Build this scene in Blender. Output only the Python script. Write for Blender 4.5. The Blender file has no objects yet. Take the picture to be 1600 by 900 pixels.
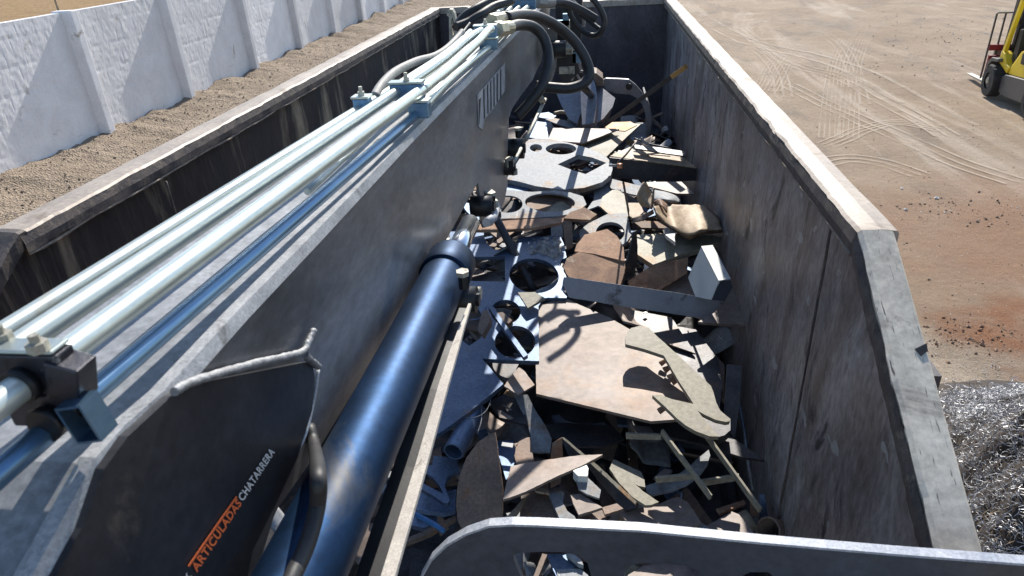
import bpy, bmesh, math, random
from mathutils import Vector, Matrix, noise, geometry
random.seed(7)
SC = bpy.context.scene
COL = SC.collection
rad = math.radians

# ---------------------------------------------------------------- camera
FPX, YAW, PITCH, ROLL, CAMH = 1067.0, rad(8.18), rad(27.85), rad(-3.47), 0.73
CAM = Vector((0, 0, CAMH))
FWD = Vector((-math.sin(YAW)*math.cos(PITCH), math.cos(YAW)*math.cos(PITCH), -math.sin(PITCH)))
R0 = Vector((math.cos(YAW), math.sin(YAW), 0)); U0 = R0.cross(FWD)
RGT = R0*math.cos(ROLL) + U0*math.sin(ROLL)
UPV = -R0*math.sin(ROLL) + U0*math.cos(ROLL)
cd = bpy.data.cameras.new('camera'); cam = bpy.data.objects.new('camera', cd); COL.objects.link(cam)
cd.sensor_width = 36; cd.lens = FPX/1600*36; cd.clip_start = 0.02; cd.clip_end = 2000
m = Matrix((RGT, UPV, -FWD)).transposed().to_4x4(); m.translation = CAM; cam.matrix_world = m
cd.dof.use_dof = True; cd.dof.focus_distance = 3.2; cd.dof.aperture_fstop = 9
SC.camera = cam

# ---------------------------------------------------------------- light
SUN_EL, SUN_AZ = rad(38), rad(4.5)          # azimuth measured from +Y towards +X
w = bpy.data.worlds.new('World'); SC.world = w; w.use_nodes = True
nt = w.node_tree; bg = nt.nodes['Background']
sky = nt.nodes.new('ShaderNodeTexSky'); sky.sky_type = 'NISHITA'; sky.sun_disc = False
sky.sun_elevation = SUN_EL; sky.sun_rotation = SUN_AZ; sky.altitude = 600
sky.air_density = 1.0; sky.dust_density = 0.6; sky.ozone_density = 1.6
nt.links.new(sky.outputs[0], bg.inputs[0]); bg.inputs[1].default_value = 0.12
sl = bpy.data.lights.new('sun', 'SUN'); so = bpy.data.objects.new('sun', sl); COL.objects.link(so)
sl.energy = 4.3; sl.angle = rad(0.5); sl.color = (1.0, 0.945, 0.86)
SDIR = Vector((math.sin(SUN_AZ)*math.cos(SUN_EL), math.cos(SUN_AZ)*math.cos(SUN_EL), math.sin(SUN_EL)))
so.rotation_euler = SDIR.to_track_quat('Z', 'Y').to_euler()
SC.view_settings.view_transform = 'Standard'; SC.view_settings.look = 'None'
SC.view_settings.exposure = 0.68; SC.view_settings.gamma = 1
SC.view_settings.use_curve_mapping = False
SC.render.engine = 'CYCLES'
SC.cycles.max_bounces = 6; SC.cycles.diffuse_bounces = 3; SC.cycles.glossy_bounces = 3
SC.cycles.sample_clamp_indirect = 4

# ---------------------------------------------------------------- reading places
def ray(x, y): return RGT*((x-800)/FPX) + UPV*(-(y-450)/FPX) + FWD
def onp(x, y, p0, n):
    d = ray(x, y); return CAM + d*((p0-CAM).dot(n)/d.dot(n))
def atz(x, y, z): return onp(x, y, Vector((0, 0, z)), Vector((0, 0, 1)))
def aty(x, y, Y): return onp(x, y, Vector((0, Y, 0)), Vector((0, 1, 0)))
def atx(x, y, X): return onp(x, y, Vector((X, 0, 0)), Vector((1, 0, 0)))
BK = 0.03; BN = Vector((1, -BK, 0)).normalized(); B0 = Vector((-0.52, 0, 0))
def onb(x, y, off=0.0): return onp(x, y, B0 + BN*off, BN)     # on the boom's right side plate
ZN = {4: (740, 0, 4.0917), 5: (720, 160, 4.0893), 6: (940, 200, 4.09), 7: (680, 330, 4.7375), 8: (860, 360, 4.5),
      9: (680, 460, 4.0917), 10: (900, 480, 3.75), 11: (600, 640, 3.4615), 12: (820, 660, 3.4783), 2: (0, 280, 1.4516),
      3: (480, 0, 4.09), 13: (840, 0, 3.75), 14: (680, 0, 7.5), 15: (0, 500, 3.75), 16: (460, 500, 2.25), 0: (0, 0, 1),
      17: (600, 780, 2.6667), 18: (720, 180, 4.5)}
def zp(zone, pts):
    ox, oy, s = ZN[zone]
    return [(ox+p[0]/s, oy+p[1]/s) for p in pts]

# ---------------------------------------------------------------- materials
def clampc(c): return (c[0], c[1], c[2], 1)
MATS = {}
def metal(name, base, dark=None, rust=None, rust_amt=0.0, met=0.5, rough=0.5, bump=0.25, scale=6.0, stretch=(1, 1, 1), scratch=0.0, rscale=None, fine=0.3, scol=(0.45, 0.44, 0.42)):
    mt = bpy.data.materials.new(name); mt.use_nodes = True; n = mt.node_tree.nodes; L = mt.node_tree.links
    b = n['Principled BSDF']
    tc = n.new('ShaderNodeTexCoord'); oi = n.new('ShaderNodeObjectInfo')
    mul = n.new('ShaderNodeVectorMath'); mul.operation = 'SCALE'; mul.inputs['Scale'].default_value = 37.0
    cmb = n.new('ShaderNodeCombineXYZ')
    for i in range(3): L.new(oi.outputs['Random'], cmb.inputs[i])
    L.new(cmb.outputs[0], mul.inputs[0])
    add = n.new('ShaderNodeVectorMath'); add.operation = 'ADD'
    mp = n.new('ShaderNodeMapping'); mp.inputs['Scale'].default_value = stretch
    L.new(tc.outputs['Object'], mp.inputs[0]); L.new(mp.outputs[0], add.inputs[0]); L.new(mul.outputs[0], add.inputs[1])
    def nz(s, d=6, r=0.6, dist=0.0):
        t = n.new('ShaderNodeTexNoise'); t.inputs['Scale'].default_value = s; t.inputs['Detail'].default_value = d
        t.inputs['Roughness'].default_value = r; t.inputs['Distortion'].default_value = dist
        L.new(add.outputs[0], t.inputs['Vector']); return t
    def ramp(src, a, c):
        r = n.new('ShaderNodeMapRange'); r.inputs[1].default_value = a; r.inputs[2].default_value = c
        L.new(src, r.inputs[0]); return r.outputs[0]
    def mix(f, A, B):
        x = n.new('ShaderNodeMix'); x.data_type = 'RGBA'
        if isinstance(f, float): x.inputs[0].default_value = f
        else: L.new(f, x.inputs[0])
        for k, v in ((6, A), (7, B)):
            if isinstance(v, tuple): x.inputs[k].default_value = clampc(v)
            else: L.new(v, x.inputs[k])
        return x.outputs[2]
    if dark is None: dark = tuple(c*0.6 for c in base)
    n1 = nz(scale, 8, 0.62, 0.4)
    c = mix(ramp(n1.outputs[0], 0.35, 0.65), dark, base)
    nf = nz(scale*14, 4, 0.7)
    fm = n.new('ShaderNodeMapRange'); fm.inputs[1].default_value = 0.3; fm.inputs[2].default_value = 0.7
    fm.inputs[3].default_value = 1-fine; fm.inputs[4].default_value = 1+fine; L.new(nf.outputs[0], fm.inputs[0])
    sc_ = n.new('ShaderNodeVectorMath'); sc_.operation = 'SCALE'; L.new(c, sc_.inputs[0]); L.new(fm.outputs[0], sc_.inputs['Scale']); c = sc_.outputs[0]
    # per object brightness
    br = n.new('ShaderNodeMapRange'); br.inputs[3].default_value = 0.78; br.inputs[4].default_value = 1.2; L.new(oi.outputs['Random'], br.inputs[0])
    sb = n.new('ShaderNodeVectorMath'); sb.operation = 'SCALE'; L.new(c, sb.inputs[0]); L.new(br.outputs[0], sb.inputs['Scale']); c = sb.outputs[0]
    metin = None
    if rust and rust_amt > 0:
        n2 = nz(rscale or scale*0.7, 10, 0.68, 0.8)
        rm = ramp(n2.outputs[0], 0.66-rust_amt*0.3, 0.76-rust_amt*0.3)
        rc = mix(ramp(nf.outputs[0], 0.35, 0.65), tuple(x*0.6 for x in rust), rust)
        c = mix(rm, c, rc)
        mm = n.new('ShaderNodeMapRange'); mm.inputs[3].default_value = met; mm.inputs[4].default_value = 0.05; L.new(rm, mm.inputs[0]); metin = mm.outputs[0]
    if scratch > 0:
        v = n.new('ShaderNodeTexNoise'); v.inputs['Scale'].default_value = 5; v.inputs['Detail'].default_value = 3
        mp2 = n.new('ShaderNodeMapping'); mp2.inputs['Rotation'].default_value = (0.7, 0.3, 0.6); mp2.inputs['Scale'].default_value = (40, 1.5, 6)
        L.new(add.outputs[0], mp2.inputs[0]); L.new(mp2.outputs[0], v.inputs['Vector'])
        c = mix(ramp(v.outputs[0], 0.67-scratch*0.04, 0.70), c, scol)
    L.new(c, b.inputs['Base Color'])
    if metin: L.new(metin, b.inputs['Metallic'])
    else: b.inputs['Metallic'].default_value = met
    rr = n.new('ShaderNodeMapRange'); rr.inputs[3].default_value = max(0.05, rough-0.13); rr.inputs[4].default_value = min(1, rough+0.2)
    L.new(n1.outputs[0], rr.inputs[0]); L.new(rr.outputs[0], b.inputs['Roughness'])
    bp = n.new('ShaderNodeBump'); bp.inputs['Strength'].default_value = bump; bp.inputs['Distance'].default_value = 0.006
    ad = n.new('ShaderNodeMath'); ad.operation = 'ADD'; L.new(n1.outputs[0], ad.inputs[0])
    m5 = n.new('ShaderNodeMath'); m5.operation = 'MULTIPLY'; m5.inputs[1].default_value = 0.25; L.new(nf.outputs[0], m5.inputs[0]); L.new(m5.outputs[0], ad.inputs[1])
    L.new(ad.outputs[0], bp.inputs['Height']); L.new(bp.outputs[0], b.inputs['Normal'])
    MATS[name] = mt; return mt

RUST = (0.30, 0.15, 0.07); ORANGE = (0.50, 0.25, 0.09)
metal('pink_scale', (0.30, 0.236, 0.196), (0.19, 0.153, 0.137), (0.30, 0.185, 0.115), 0.30, 0.10, 0.54, 0.2, 2.0, fine=0.28)
metal('pale_steel', (0.33, 0.345, 0.355), (0.20, 0.21, 0.225), (0.34, 0.22, 0.13), 0.36, 0.0, 0.64, 0.2, 3.5, fine=0.3, scratch=0.3, scol=(0.5, 0.5, 0.5))
metal('skyblue_steel', (0.16, 0.215, 0.31), (0.075, 0.12, 0.21), (0.25, 0.17, 0.11), 0.14, 0.5, 0.46, 0.12, 6)  # mill scale with the blue of skylit shade painted in
metal('olive_steel', (0.34, 0.31, 0.235), (0.23, 0.21, 0.165), ORANGE, 0.34, 0.06, 0.6, 0.2, 4)
metal('dark_steel', (0.085, 0.080, 0.082), (0.04, 0.04, 0.045), (0.16, 0.09, 0.06), 0.3, 0.4, 0.45, 0.25, 7)
metal('brown_steel', (0.25, 0.175, 0.13), (0.14, 0.10, 0.08), RUST, 0.4, 0.05, 0.65, 0.3, 6)
metal('rusty', (0.40, 0.25, 0.16), (0.20, 0.11, 0.07), (0.52, 0.42, 0.31), 0.3, 0.0, 0.85, 0.9, 9)
metal('tan_sheet', (0.40, 0.305, 0.205), (0.30, 0.225, 0.15), (0.30, 0.18, 0.10), 0.34, 0.08, 0.6, 0.3, 4)
metal('white_paint', (0.74, 0.76, 0.72), (0.64, 0.66, 0.63), (0.4, 0.34, 0.26), 0.05, 0.0, 0.45, 0.06, 5, fine=0.05)
metal('grey_paint', (0.34, 0.35, 0.37), (0.27, 0.28, 0.30), (0.12, 0.11, 0.11), 0.26, 0.1, 0.45, 0.1, 8, fine=0.1)
metal('orange_tip', (0.62, 0.36, 0.12), (0.5, 0.28, 0.1), None, 0, 0.0, 0.6, 0.1, 8)
metal('slag', (0.50, 0.47, 0.43), (0.14, 0.13, 0.12), (0.7, 0.66, 0.6), 0.3, 0.0, 0.95, 1.0, 30)
metal('boom_paint', (0.225, 0.23, 0.245), (0.115, 0.115, 0.120), (0.36, 0.36, 0.36), 0.10, 0.45, 0.35, 0.12, 2.0, (1, 0.9, 2.2), fine=0.22)
metal('boom_dark', (0.026, 0.026, 0.030), (0.011, 0.011, 0.014), (0.11, 0.095, 0.08), 0.20, 0.1, 0.40, 0.18, 4, fine=0.3)
metal('boom_top', (0.30, 0.31, 0.325), (0.17, 0.175, 0.185), (0.06, 0.055, 0.05), 0.34, 0.2, 0.5, 0.2, 5)
metal('boom_edge', (0.50, 0.51, 0.52), (0.30, 0.31, 0.33), (0.12, 0.11, 0.10), 0.22, 0.1, 0.5, 0.3, 14)
metal('weld', (0.40, 0.41, 0.42), (0.22, 0.22, 0.23), None, 0, 0.6, 0.5, 0.6, 60)
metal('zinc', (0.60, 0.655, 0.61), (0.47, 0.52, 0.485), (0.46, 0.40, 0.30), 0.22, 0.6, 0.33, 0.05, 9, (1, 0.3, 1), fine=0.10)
metal('zinc_skyblue', (0.22, 0.36, 0.50), (0.10, 0.20, 0.34), (0.5, 0.5, 0.48), 0.15, 0.75, 0.30, 0.04, 9, (1, 0.3, 1), fine=0.06)  # zinc with the reflected blue sky tinted into its colour
metal('clamp_blue', (0.14, 0.26, 0.40), (0.09, 0.17, 0.28), (0.3, 0.3, 0.25), 0.2, 0.5, 0.4, 0.1, 20)
metal('cyl_paint', (0.010, 0.032, 0.078), (0.006, 0.019, 0.048), (0.03, 0.035, 0.045), 0.12, 0.85, 0.46, 0.06, 3, fine=0.25)  # black paint, blue sky reflection tinted into the colour
metal('chrome', (0.75, 0.76, 0.78), (0.6, 0.62, 0.66), None, 0, 1.0, 0.14, 0.01, 6, fine=0.02)
metal('rubber', (0.035, 0.033, 0.034), (0.02, 0.02, 0.02), (0.10, 0.095, 0.09), 0.15, 0.0, 0.50, 0.25, 30)
metal('grey_hose', (0.33, 0.32, 0.29), (0.22, 0.21, 0.20), None, 0, 0.0, 0.6, 0.3, 30)
metal('brass', (0.55, 0.50, 0.36), (0.35, 0.32, 0.24), (0.14, 0.1, 0.07), 0.3, 0.6, 0.42, 0.2, 30)
metal('nut_pale', (0.52, 0.50, 0.42), (0.3, 0.28, 0.23), (0.12, 0.1, 0.08), 0.35, 0.3, 0.55, 0.4, 30)
metal('bar_sunlit', (0.62, 0.56, 0.48), (0.48, 0.43, 0.37), (0.22, 0.18, 0.14), 0.2, 0.0, 0.8, 0.3, 25)  # pale colour paints the sunlit top of the flat bar
metal('black', (0.014, 0.014, 0.016), (0.008, 0.008, 0.01), None, 0, 0.1, 0.45, 0.1, 8)
metal('panel_paint', (0.075, 0.085, 0.105), (0.048, 0.055, 0.07), (0.13, 0.13, 0.13), 0.14, 0.25, 0.42, 0.08, 3, fine=0.2)
metal('panel_edge', (0.52, 0.54, 0.57), (0.34, 0.37, 0.43), None, 0, 0.1, 0.45, 0.2, 12)
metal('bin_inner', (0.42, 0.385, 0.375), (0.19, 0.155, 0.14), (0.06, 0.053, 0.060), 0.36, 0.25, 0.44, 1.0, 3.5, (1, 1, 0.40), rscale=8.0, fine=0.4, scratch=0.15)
metal('bin_left', (0.095, 0.065, 0.052), (0.035, 0.028, 0.030), (0.55, 0.42, 0.28), 0.42, 0.1, 0.6, 0.8, 4, (1, 1.1, 0.22), rscale=1.7, fine=0.4)  # tan layer paints sunlit dents onto the left wall
metal('bin_end', (0.10, 0.09, 0.10), (0.05, 0.042, 0.05), (0.17, 0.11, 0.08), 0.25, 0.1, 0.5, 0.5, 4, (1, 1, 0.5))
metal('rim_paint', (0.43, 0.365, 0.30), (0.32, 0.265, 0.215), (0.22, 0.16, 0.11), 0.34, 0.1, 0.55, 0.15, 4, fine=0.25)
metal('rim_white', (0.64, 0.57, 0.46), (0.46, 0.40, 0.31), (0.17, 0.13, 0.10), 0.40, 0.1, 0.5, 0.12, 3, fine=0.25, scratch=0.25, scol=(0.12, 0.1, 0.085))
metal('rim_torn', (0.16, 0.13, 0.11), (0.07, 0.06, 0.06), (0.3, 0.24, 0.18), 0.3, 0.2, 0.6, 0.8, 20)
metal('seam', (0.42, 0.34, 0.26), (0.25, 0.19, 0.15), None, 0, 0.1, 0.7, 0.8, 40)
metal('shaving', (0.62, 0.62, 0.63), (0.38, 0.38, 0.39), (0.32, 0.25, 0.18), 0.15, 0.3, 0.45, 0.1, 9)
metal('copper', (0.75, 0.38, 0.22), (0.5, 0.25, 0.15), None, 0, 0.7, 0.4, 0.1, 30)
metal('blue_plastic', (0.05, 0.20, 0.45), (0.04, 0.14, 0.32), None, 0, 0.0, 0.4, 0.1, 30)
metal('yellow', (0.80, 0.56, 0.02), (0.72, 0.49, 0.02), None, 0, 0.0, 0.38, 0.03, 5, fine=0.05)
metal('truck_grey', (0.10, 0.097, 0.093), (0.08, 0.075, 0.07), (0.25, 0.2, 0.16), 0.15, 0.1, 0.5, 0.1, 6, fine=0.1)
metal('tyre', (0.03, 0.03, 0.03), (0.02, 0.02, 0.02), (0.14, 0.12, 0.10), 0.3, 0.0, 0.8, 0.5, 20)
metal('red_paint', (0.35, 0.03, 0.04), (0.2, 0.02, 0.03), None, 0, 0.0, 0.5, 0.1, 8)
metal('stake_wood', (0.35, 0.26, 0.17), (0.2, 0.15, 0.1), None, 0, 0.0, 0.8, 0.4, 20)
metal('concrete_white', (0.76, 0.745, 0.74), (0.66, 0.645, 0.64), (0.42, 0.36, 0.28), 0.13, 0.0, 0.75, 0.25, 2.5, fine=0.08)
metal('decal_orange', (0.75, 0.16, 0.04), (0.7, 0.14, 0.04), None, 0, 0, 0.5, 0.02, 20, fine=0.02)
metal('decal_white', (0.72, 0.72, 0.72), (0.6, 0.6, 0.6), None, 0, 0, 0.5, 0.02, 20, fine=0.02)
metal('decal_worn', (0.42, 0.43, 0.45), (0.3, 0.31, 0.34), (0.3, 0.15, 0.08), 0.1, 0, 0.5, 0.02, 20, fine=0.1)
metal('paper', (0.8, 0.78, 0.72), (0.6, 0.58, 0.55), None, 0, 0, 0.8, 0.2, 20)
M = MATS

# ---------------------------------------------------------------- object helpers
def tag(o, label=None, cat=None, group=None, kind=None):
    if label: o['label'] = label
    if cat: o['category'] = cat
    if group: o['group'] = group
    if kind: o['kind'] = kind
    return o
def link(name, verts, faces, mat, parent=None, smooth=False, center=True, loc=None):
    me = bpy.data.meshes.new(name)
    c = Vector((0, 0, 0))
    if parent is None and center and verts:
        for v in verts: c += Vector(v)
        c /= len(verts)
    off = c if parent is None else parent['_c']
    off = Vector(off)
    me.from_pydata([Vector(v)-off for v in verts], [], faces); me.update()
    bm = bmesh.new(); bm.from_mesh(me); bmesh.ops.recalc_face_normals(bm, faces=bm.faces); bm.to_mesh(me); bm.free()
    if smooth:
        for pf in me.polygons: pf.use_smooth = len(pf.vertices) <= 4
    me.materials.append(MATS[mat] if isinstance(mat, str) else mat)
    o = bpy.data.objects.new(name, me); COL.objects.link(o)
    if parent is None: o.location = off
    else: o.parent = root_of(parent) if isinstance(parent, bpy.types.Object) else None
    o['_c'] = tuple(off)
    if parent is not None: o.parent = parent
    return o
def root_of(o): return o
def thing(name, label, cat, loc, group=None):
    o = bpy.data.objects.new(name, None); COL.objects.link(o); o.location = loc; o.empty_display_size = 0.1
    o['_c'] = tuple(loc); return tag(o, label, cat, group)
class MB:
    def __init__(s): s.v = []; s.f = []
    def add(s, v, f):
        k = len(s.v); s.v += [Vector(p) for p in v]; s.f += [tuple(i+k for i in q) for q in f]; return s
    def box(s, c, size, rot=None):
        c = Vector(c); hx, hy, hz = [a/2 for a in size]
        P = [Vector((x, y, z)) for x in (-hx, hx) for y in (-hy, hy) for z in (-hz, hz)]
        if rot is not None: P = [rot @ p for p in P]
        return s.add([c+p for p in P], [(0, 1, 3, 2), (4, 6, 7, 5), (0, 4, 5, 1), (2, 3, 7, 6), (0, 2, 6, 4), (1, 5, 7, 3)])
    def tube(s, pts, r, seg=14, cap=True, jitter=0):
        pts = [Vector(p) for p in pts]; n = len(pts); rings = []
        rr = r if isinstance(r, (list, tuple)) else [r]*n
        prev = None
        for i, p in enumerate(pts):
            t = (pts[min(i+1, n-1)]-pts[max(i-1, 0)]).normalized()
            if prev is None:
                a = t.orthogonal().normalized()
            else:
                a = (prev-t*prev.dot(t)).normalized()
            prev = a; b = t.cross(a)
            ring = []
            for k in range(seg):
                an = 2*math.pi*k/seg; q = rr[i]
                if jitter: q *= 1+jitter*noise.noise(p*40+Vector((k*1.7, 0, i*.9)))
                ring.append(p+(a*math.cos(an)+b*math.sin(an))*q)
            rings.append(ring)
        V = [v for ring in rings for v in ring]; F = []
        for i in range(n-1):
            for k in range(seg):
                F.append((i*seg+k, i*seg+(k+1) % seg, (i+1)*seg+(k+1) % seg, (i+1)*seg+k))
        if cap: F.append(tuple(range(seg))[::-1]); F.append(tuple((n-1)*seg+k for k in range(seg)))
        return s.add(V, F)
    def build(s, name, mat, parent=None, smooth=False):
        return link(name, s.v, s.f, mat, parent, smooth)
def spline(pts, n=6):
    pts = [Vector(p) for p in pts]; out = []
    P = [pts[0]*2-pts[1]] + pts + [pts[-1]*2-pts[-2]]
    for i in range(1, len(P)-2):
        for k in range(n):
            t = k/n; a, b, c, d = P[i-1], P[i], P[i+1], P[i+2]
            out.append(0.5*((2*b)+(c-a)*t+(2*a-5*b+4*c-d)*t*t+(3*b-a-3*c+d)*t**3))
    out.append(pts[-1]); return out
def rough_outline(P, nrm, step, amp):
    out = []
    for i, a in enumerate(P):
        b = P[(i+1) % len(P)]; L = (b-a).length; k = max(1, int(L/step))
        for j in range(k):
            p = a.lerp(b, j/k)
            if j: 
                q = p*55; t = (b-a).normalized().cross(nrm)
                p = p + t*amp*noise.noise(q)
            out.append(p)
    return out
def plate(P, n, th, holes=()):
    """slab: outline P (3-D, in a plane of normal n), grown backwards by th"""
    n = n.normalized(); loops = [P]+[h for h in holes]
    tris = geometry.tessellate_polygon([[Vector(p) for p in l] for l in loops])
    flat = [p for l in loops for p in l]; N = len(flat)
    V = list(flat)+[p-n*th for p in flat]; F = []
    for t in tris: F.append(tuple(t)); F.append(tuple(i+N for i in reversed(t)))
    k = 0
    for l in loops:
        for i in range(len(l)):
            a, b = k+i, k+(i+1) % len(l); F.append((a, b, b+N, a+N))
        k += len(l)
    return V, F
def ell(cx, cy, rx, ry, rot=0, n=36, a0=0, a1=360):
    r = []; c, s = math.cos(rad(rot)), math.sin(rad(rot)); full = (a1-a0 == 360)
    for i in range(n if full else n+1):
        t = rad(a0+(a1-a0)*i/n); x, y = rx*math.cos(t), ry*math.sin(t)
        r.append((cx+x*c-y*s, cy+x*s+y*c))
    return r
PIECES = []
def piece(name, label, zone, pts, z, mat, tilt=(0, 0), nrm=None, th=0.010, holes=(), cat='steel scrap', amp=0.0018, parent=None, group=None, curve=False):
    """a cut piece of plate lying in the load: its outline, its height z, its tilt (slope along x and y) or its normal"""
    q = zp(zone, pts); cx = sum(p[0] for p in q)/len(q); cy = sum(p[1] for p in q)/len(q)
    if zone in (11, 12): tilt = (tilt[0], .25*tilt[1]-.05); z += .02
    p0 = atz(cx, cy, z)
    n = Vector(nrm).normalized() if nrm else Vector((-tilt[0], -tilt[1], 1)).normalized()
    P = [onp(x, y, p0, n) for x, y in q]
    if curve:
        P = spline(P+[P[0]], 5)[:-1]
    H = [[onp(x, y, p0, n) for x, y in zp(zone, h)] for h in holes]
    if amp: P = rough_outline(P, n, 0.012, amp)
    if n.dot(CAM-p0) < 0: n = -n
    V, F = plate(P, n, th, H)
    o = link(name, V, F, mat, parent)
    if parent is None: tag(o, label, cat, group); PIECES.append(o)
    return o
def solid(o, t, off=-1):
    md = o.modifiers.new('thickness', 'SOLIDIFY'); md.thickness = t; md.offset = off; return o
def loft(rows, n=5):
    R = [spline(r, n) for r in rows]
    cols = list(zip(*R)); cols = [spline(c, n) for c in cols]
    nr = len(cols[0]); nc = len(cols)
    V = [cols[j][i] for i in range(nr) for j in range(nc)]
    F = [(i*nc+j, i*nc+j+1, (i+1)*nc+j+1, (i+1)*nc+j) for i in range(nr-1) for j in range(nc-1)]
    return V, F

# ================================================================ SETTING
GZ = -2.4
def ground_mat(name, kind):
    mt = bpy.data.materials.new(name); mt.use_nodes = True; n = mt.node_tree.nodes; L = mt.node_tree.links; b = n['Principled BSDF']
    tc = n.new('ShaderNodeTexCoord')
    def nz(s, d=8, r=0.6, dist=0.0, mp=None):
        t = n.new('ShaderNodeTexNoise'); t.inputs['Scale'].default_value = s; t.inputs['Detail'].default_value = d
        t.inputs['Roughness'].default_value = r; t.inputs['Distortion'].default_value = dist
        if mp:
            m_ = n.new('ShaderNodeMapping'); m_.inputs['Rotation'].default_value = (0, 0, mp[0]); m_.inputs['Scale'].default_value = mp[1]
            L.new(tc.outputs['Object'], m_.inputs[0]); L.new(m_.outputs[0], t.inputs['Vector'])
        else: L.new(tc.outputs['Object'], t.inputs['Vector'])
        return t.outputs[0]
    def rng(s, a, c, lo=0, hi=1):
        r = n.new('ShaderNodeMapRange'); r.inputs[1].default_value = a; r.inputs[2].default_value = c; r.inputs[3].default_value = lo; r.inputs[4].default_value = hi
        L.new(s, r.inputs[0]); return r.outputs[0]
    def mix(f, A, B):
        x = n.new('ShaderNodeMix'); x.data_type = 'RGBA'; L.new(f, x.inputs[0])
        for k, v in ((6, A), (7, B)):
            if isinstance(v, tuple): x.inputs[k].default_value = clampc(v)
            else: L.new(v, x.inputs[k])
        return x.outputs[2]
    def spot(x, y, r0, r1):     # soil patch with a ragged outline round a place on the yard
        s = n.new('ShaderNodeVectorMath'); s.operation = 'DISTANCE'; s.inputs[1].default_value = (x, y, 0)
        nn = n.new('ShaderNodeTexNoise'); nn.inputs['Scale'].default_value = 1.3; nn.inputs['Detail'].default_value = 8; L.new(tc.outputs['Object'], nn.inputs['Vector'])
        sc_ = n.new('ShaderNodeVectorMath'); sc_.operation = 'SCALE'; sc_.inputs['Scale'].default_value = 2.6; L.new(nn.outputs['Color'], sc_.inputs[0])
        ad = n.new('ShaderNodeVectorMath'); ad.operation = 'ADD'; L.new(tc.outputs['Object'], ad.inputs[0]); L.new(sc_.outputs[0], ad.inputs[1])
        sb = n.new('ShaderNodeVectorMath'); sb.operation = 'SUBTRACT'; L.new(ad.outputs[0], sb.inputs[0]); sb.inputs[1].default_value = (1.3, 1.3, 1.3)
        ml = n.new('ShaderNodeVectorMath'); ml.operation = 'MULTIPLY'; L.new(sb.outputs[0], ml.inputs[0]); ml.inputs[1].default_value = (1, 1, 0)
        L.new(ml.outputs[0], s.inputs[0]); return rng(s.outputs['Value'], r0, r1, 1, 0)
    if kind == 'yard':
        c = mix(rng(nz(0.35, 10, 0.65, 0.5), 0.35, 0.65), (0.27, 0.19, 0.12), (0.355, 0.265, 0.18))
        c = mix(rng(nz(1.1, 8, 0.7, 0.6, (0.5, (1, 0.35, 1))), 0.50, 0.68), c, (0.20, 0.155, 0.115))
        c = mix(rng(nz(0.8, 5, 0.6, 1.2, (-0.9, (1, 0.12, 1))), 0.55, 0.66), c, (0.42, 0.335, 0.25))
        c = mix(spot(4.6, 6.9, 0.8, 2.8), c, (0.285, 0.165, 0.095))
        c = mix(spot(3.5, 5.15, 0.15, 0.62), c, (0.24, 0.105, 0.045))
        c = mix(spot(2.6, 4.2, 0.2, 1.0), c, (0.47, 0.39, 0.30))
        fine = nz(28, 6, 0.75); c = mix(rng(fine, 0.56, 0.72), c, (0.16, 0.125, 0.09))
        c = mix(rng(nz(45, 3, 0.7), 0.66, 0.72), c, (0.6, 0.55, 0.47))
        h1, h2, dist, rough = nz(2.6, 12, 0.76), nz(60, 5, 0.8), 0.09, 0.95
    elif kind == 'gravel':
        v = n.new('ShaderNodeTexVoronoi'); v.inputs['Scale'].default_value = 34; L.new(tc.outputs['Object'], v.inputs['Vector'])
        c = mix(rng(nz(0.9, 8, 0.65), 0.35, 0.65), (0.31, 0.235, 0.16), (0.44, 0.345, 0.25))
        c = mix(rng(v.outputs['Color'], 0.1, 0.9), (0.22, 0.17, 0.125), c)
        h1, h2, dist, rough = v.outputs['Distance'], nz(9, 6, 0.7), 0.06, 0.95
    elif kind == 'grass':
        c = mix(rng(nz(3, 10, 0.75), 0.35, 0.65), (0.22, 0.125, 0.045), (0.42, 0.27, 0.12))
        c = mix(rng(nz(14, 8, 0.8), 0.5, 0.7), c, (0.13, 0.09, 0.04))
        h1, h2, dist, rough = nz(5, 9, 0.75), nz(30, 6, 0.8), 0.15, 1.0
    elif kind == 'track':
        c = mix(rng(nz(2, 6, 0.7), 0.3, 0.7), (0.52, 0.425, 0.32), (0.62, 0.52, 0.41))
        h1, h2, dist, rough = nz(30, 6, 0.7), nz(80, 6, 0.7), 0.02, 0.95
    L.new(c, b.inputs['Base Color']); b.inputs['Roughness'].default_value = rough
    b1 = n.new('ShaderNodeBump'); b1.inputs['Distance'].default_value = dist; b1.inputs['Strength'].default_value = 0.7; L.new(h1, b1.inputs['Height'])
    b2 = n.new('ShaderNodeBump'); b2.inputs['Distance'].default_value = dist*0.25; b2.inputs['Strength'].default_value = 0.6; L.new(h2, b2.inputs['Height']); L.new(b1.outputs[0], b2.inputs['Normal'])
    L.new(b2.outputs[0], b.inputs['Normal'])
    if kind == 'track':      # tread pattern: dust lies in bars, worn away in patches
        at = n.new('ShaderNodeUVMap'); wv = n.new('ShaderNodeTexWave'); wv.inputs['Scale'].default_value = 1.6; wv.inputs['Distortion'].default_value = 0.6
        wv.bands_direction = 'Y'; L.new(at.outputs[0], wv.inputs['Vector'])
        mu = n.new('ShaderNodeMath'); mu.operation = 'MULTIPLY'; L.new(rng(wv.outputs['Fac'], 0.25, 0.75, 0.6, 1), mu.inputs[0]); L.new(rng(nz(1.1, 6, 0.65), 0.34, 0.52, 0.12, 1), mu.inputs[1])
        m2 = n.new('ShaderNodeMath'); m2.operation = 'MULTIPLY'; m2.inputs[1].default_value = 0.62; L.new(mu.outputs[0], m2.inputs[0])
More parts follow.
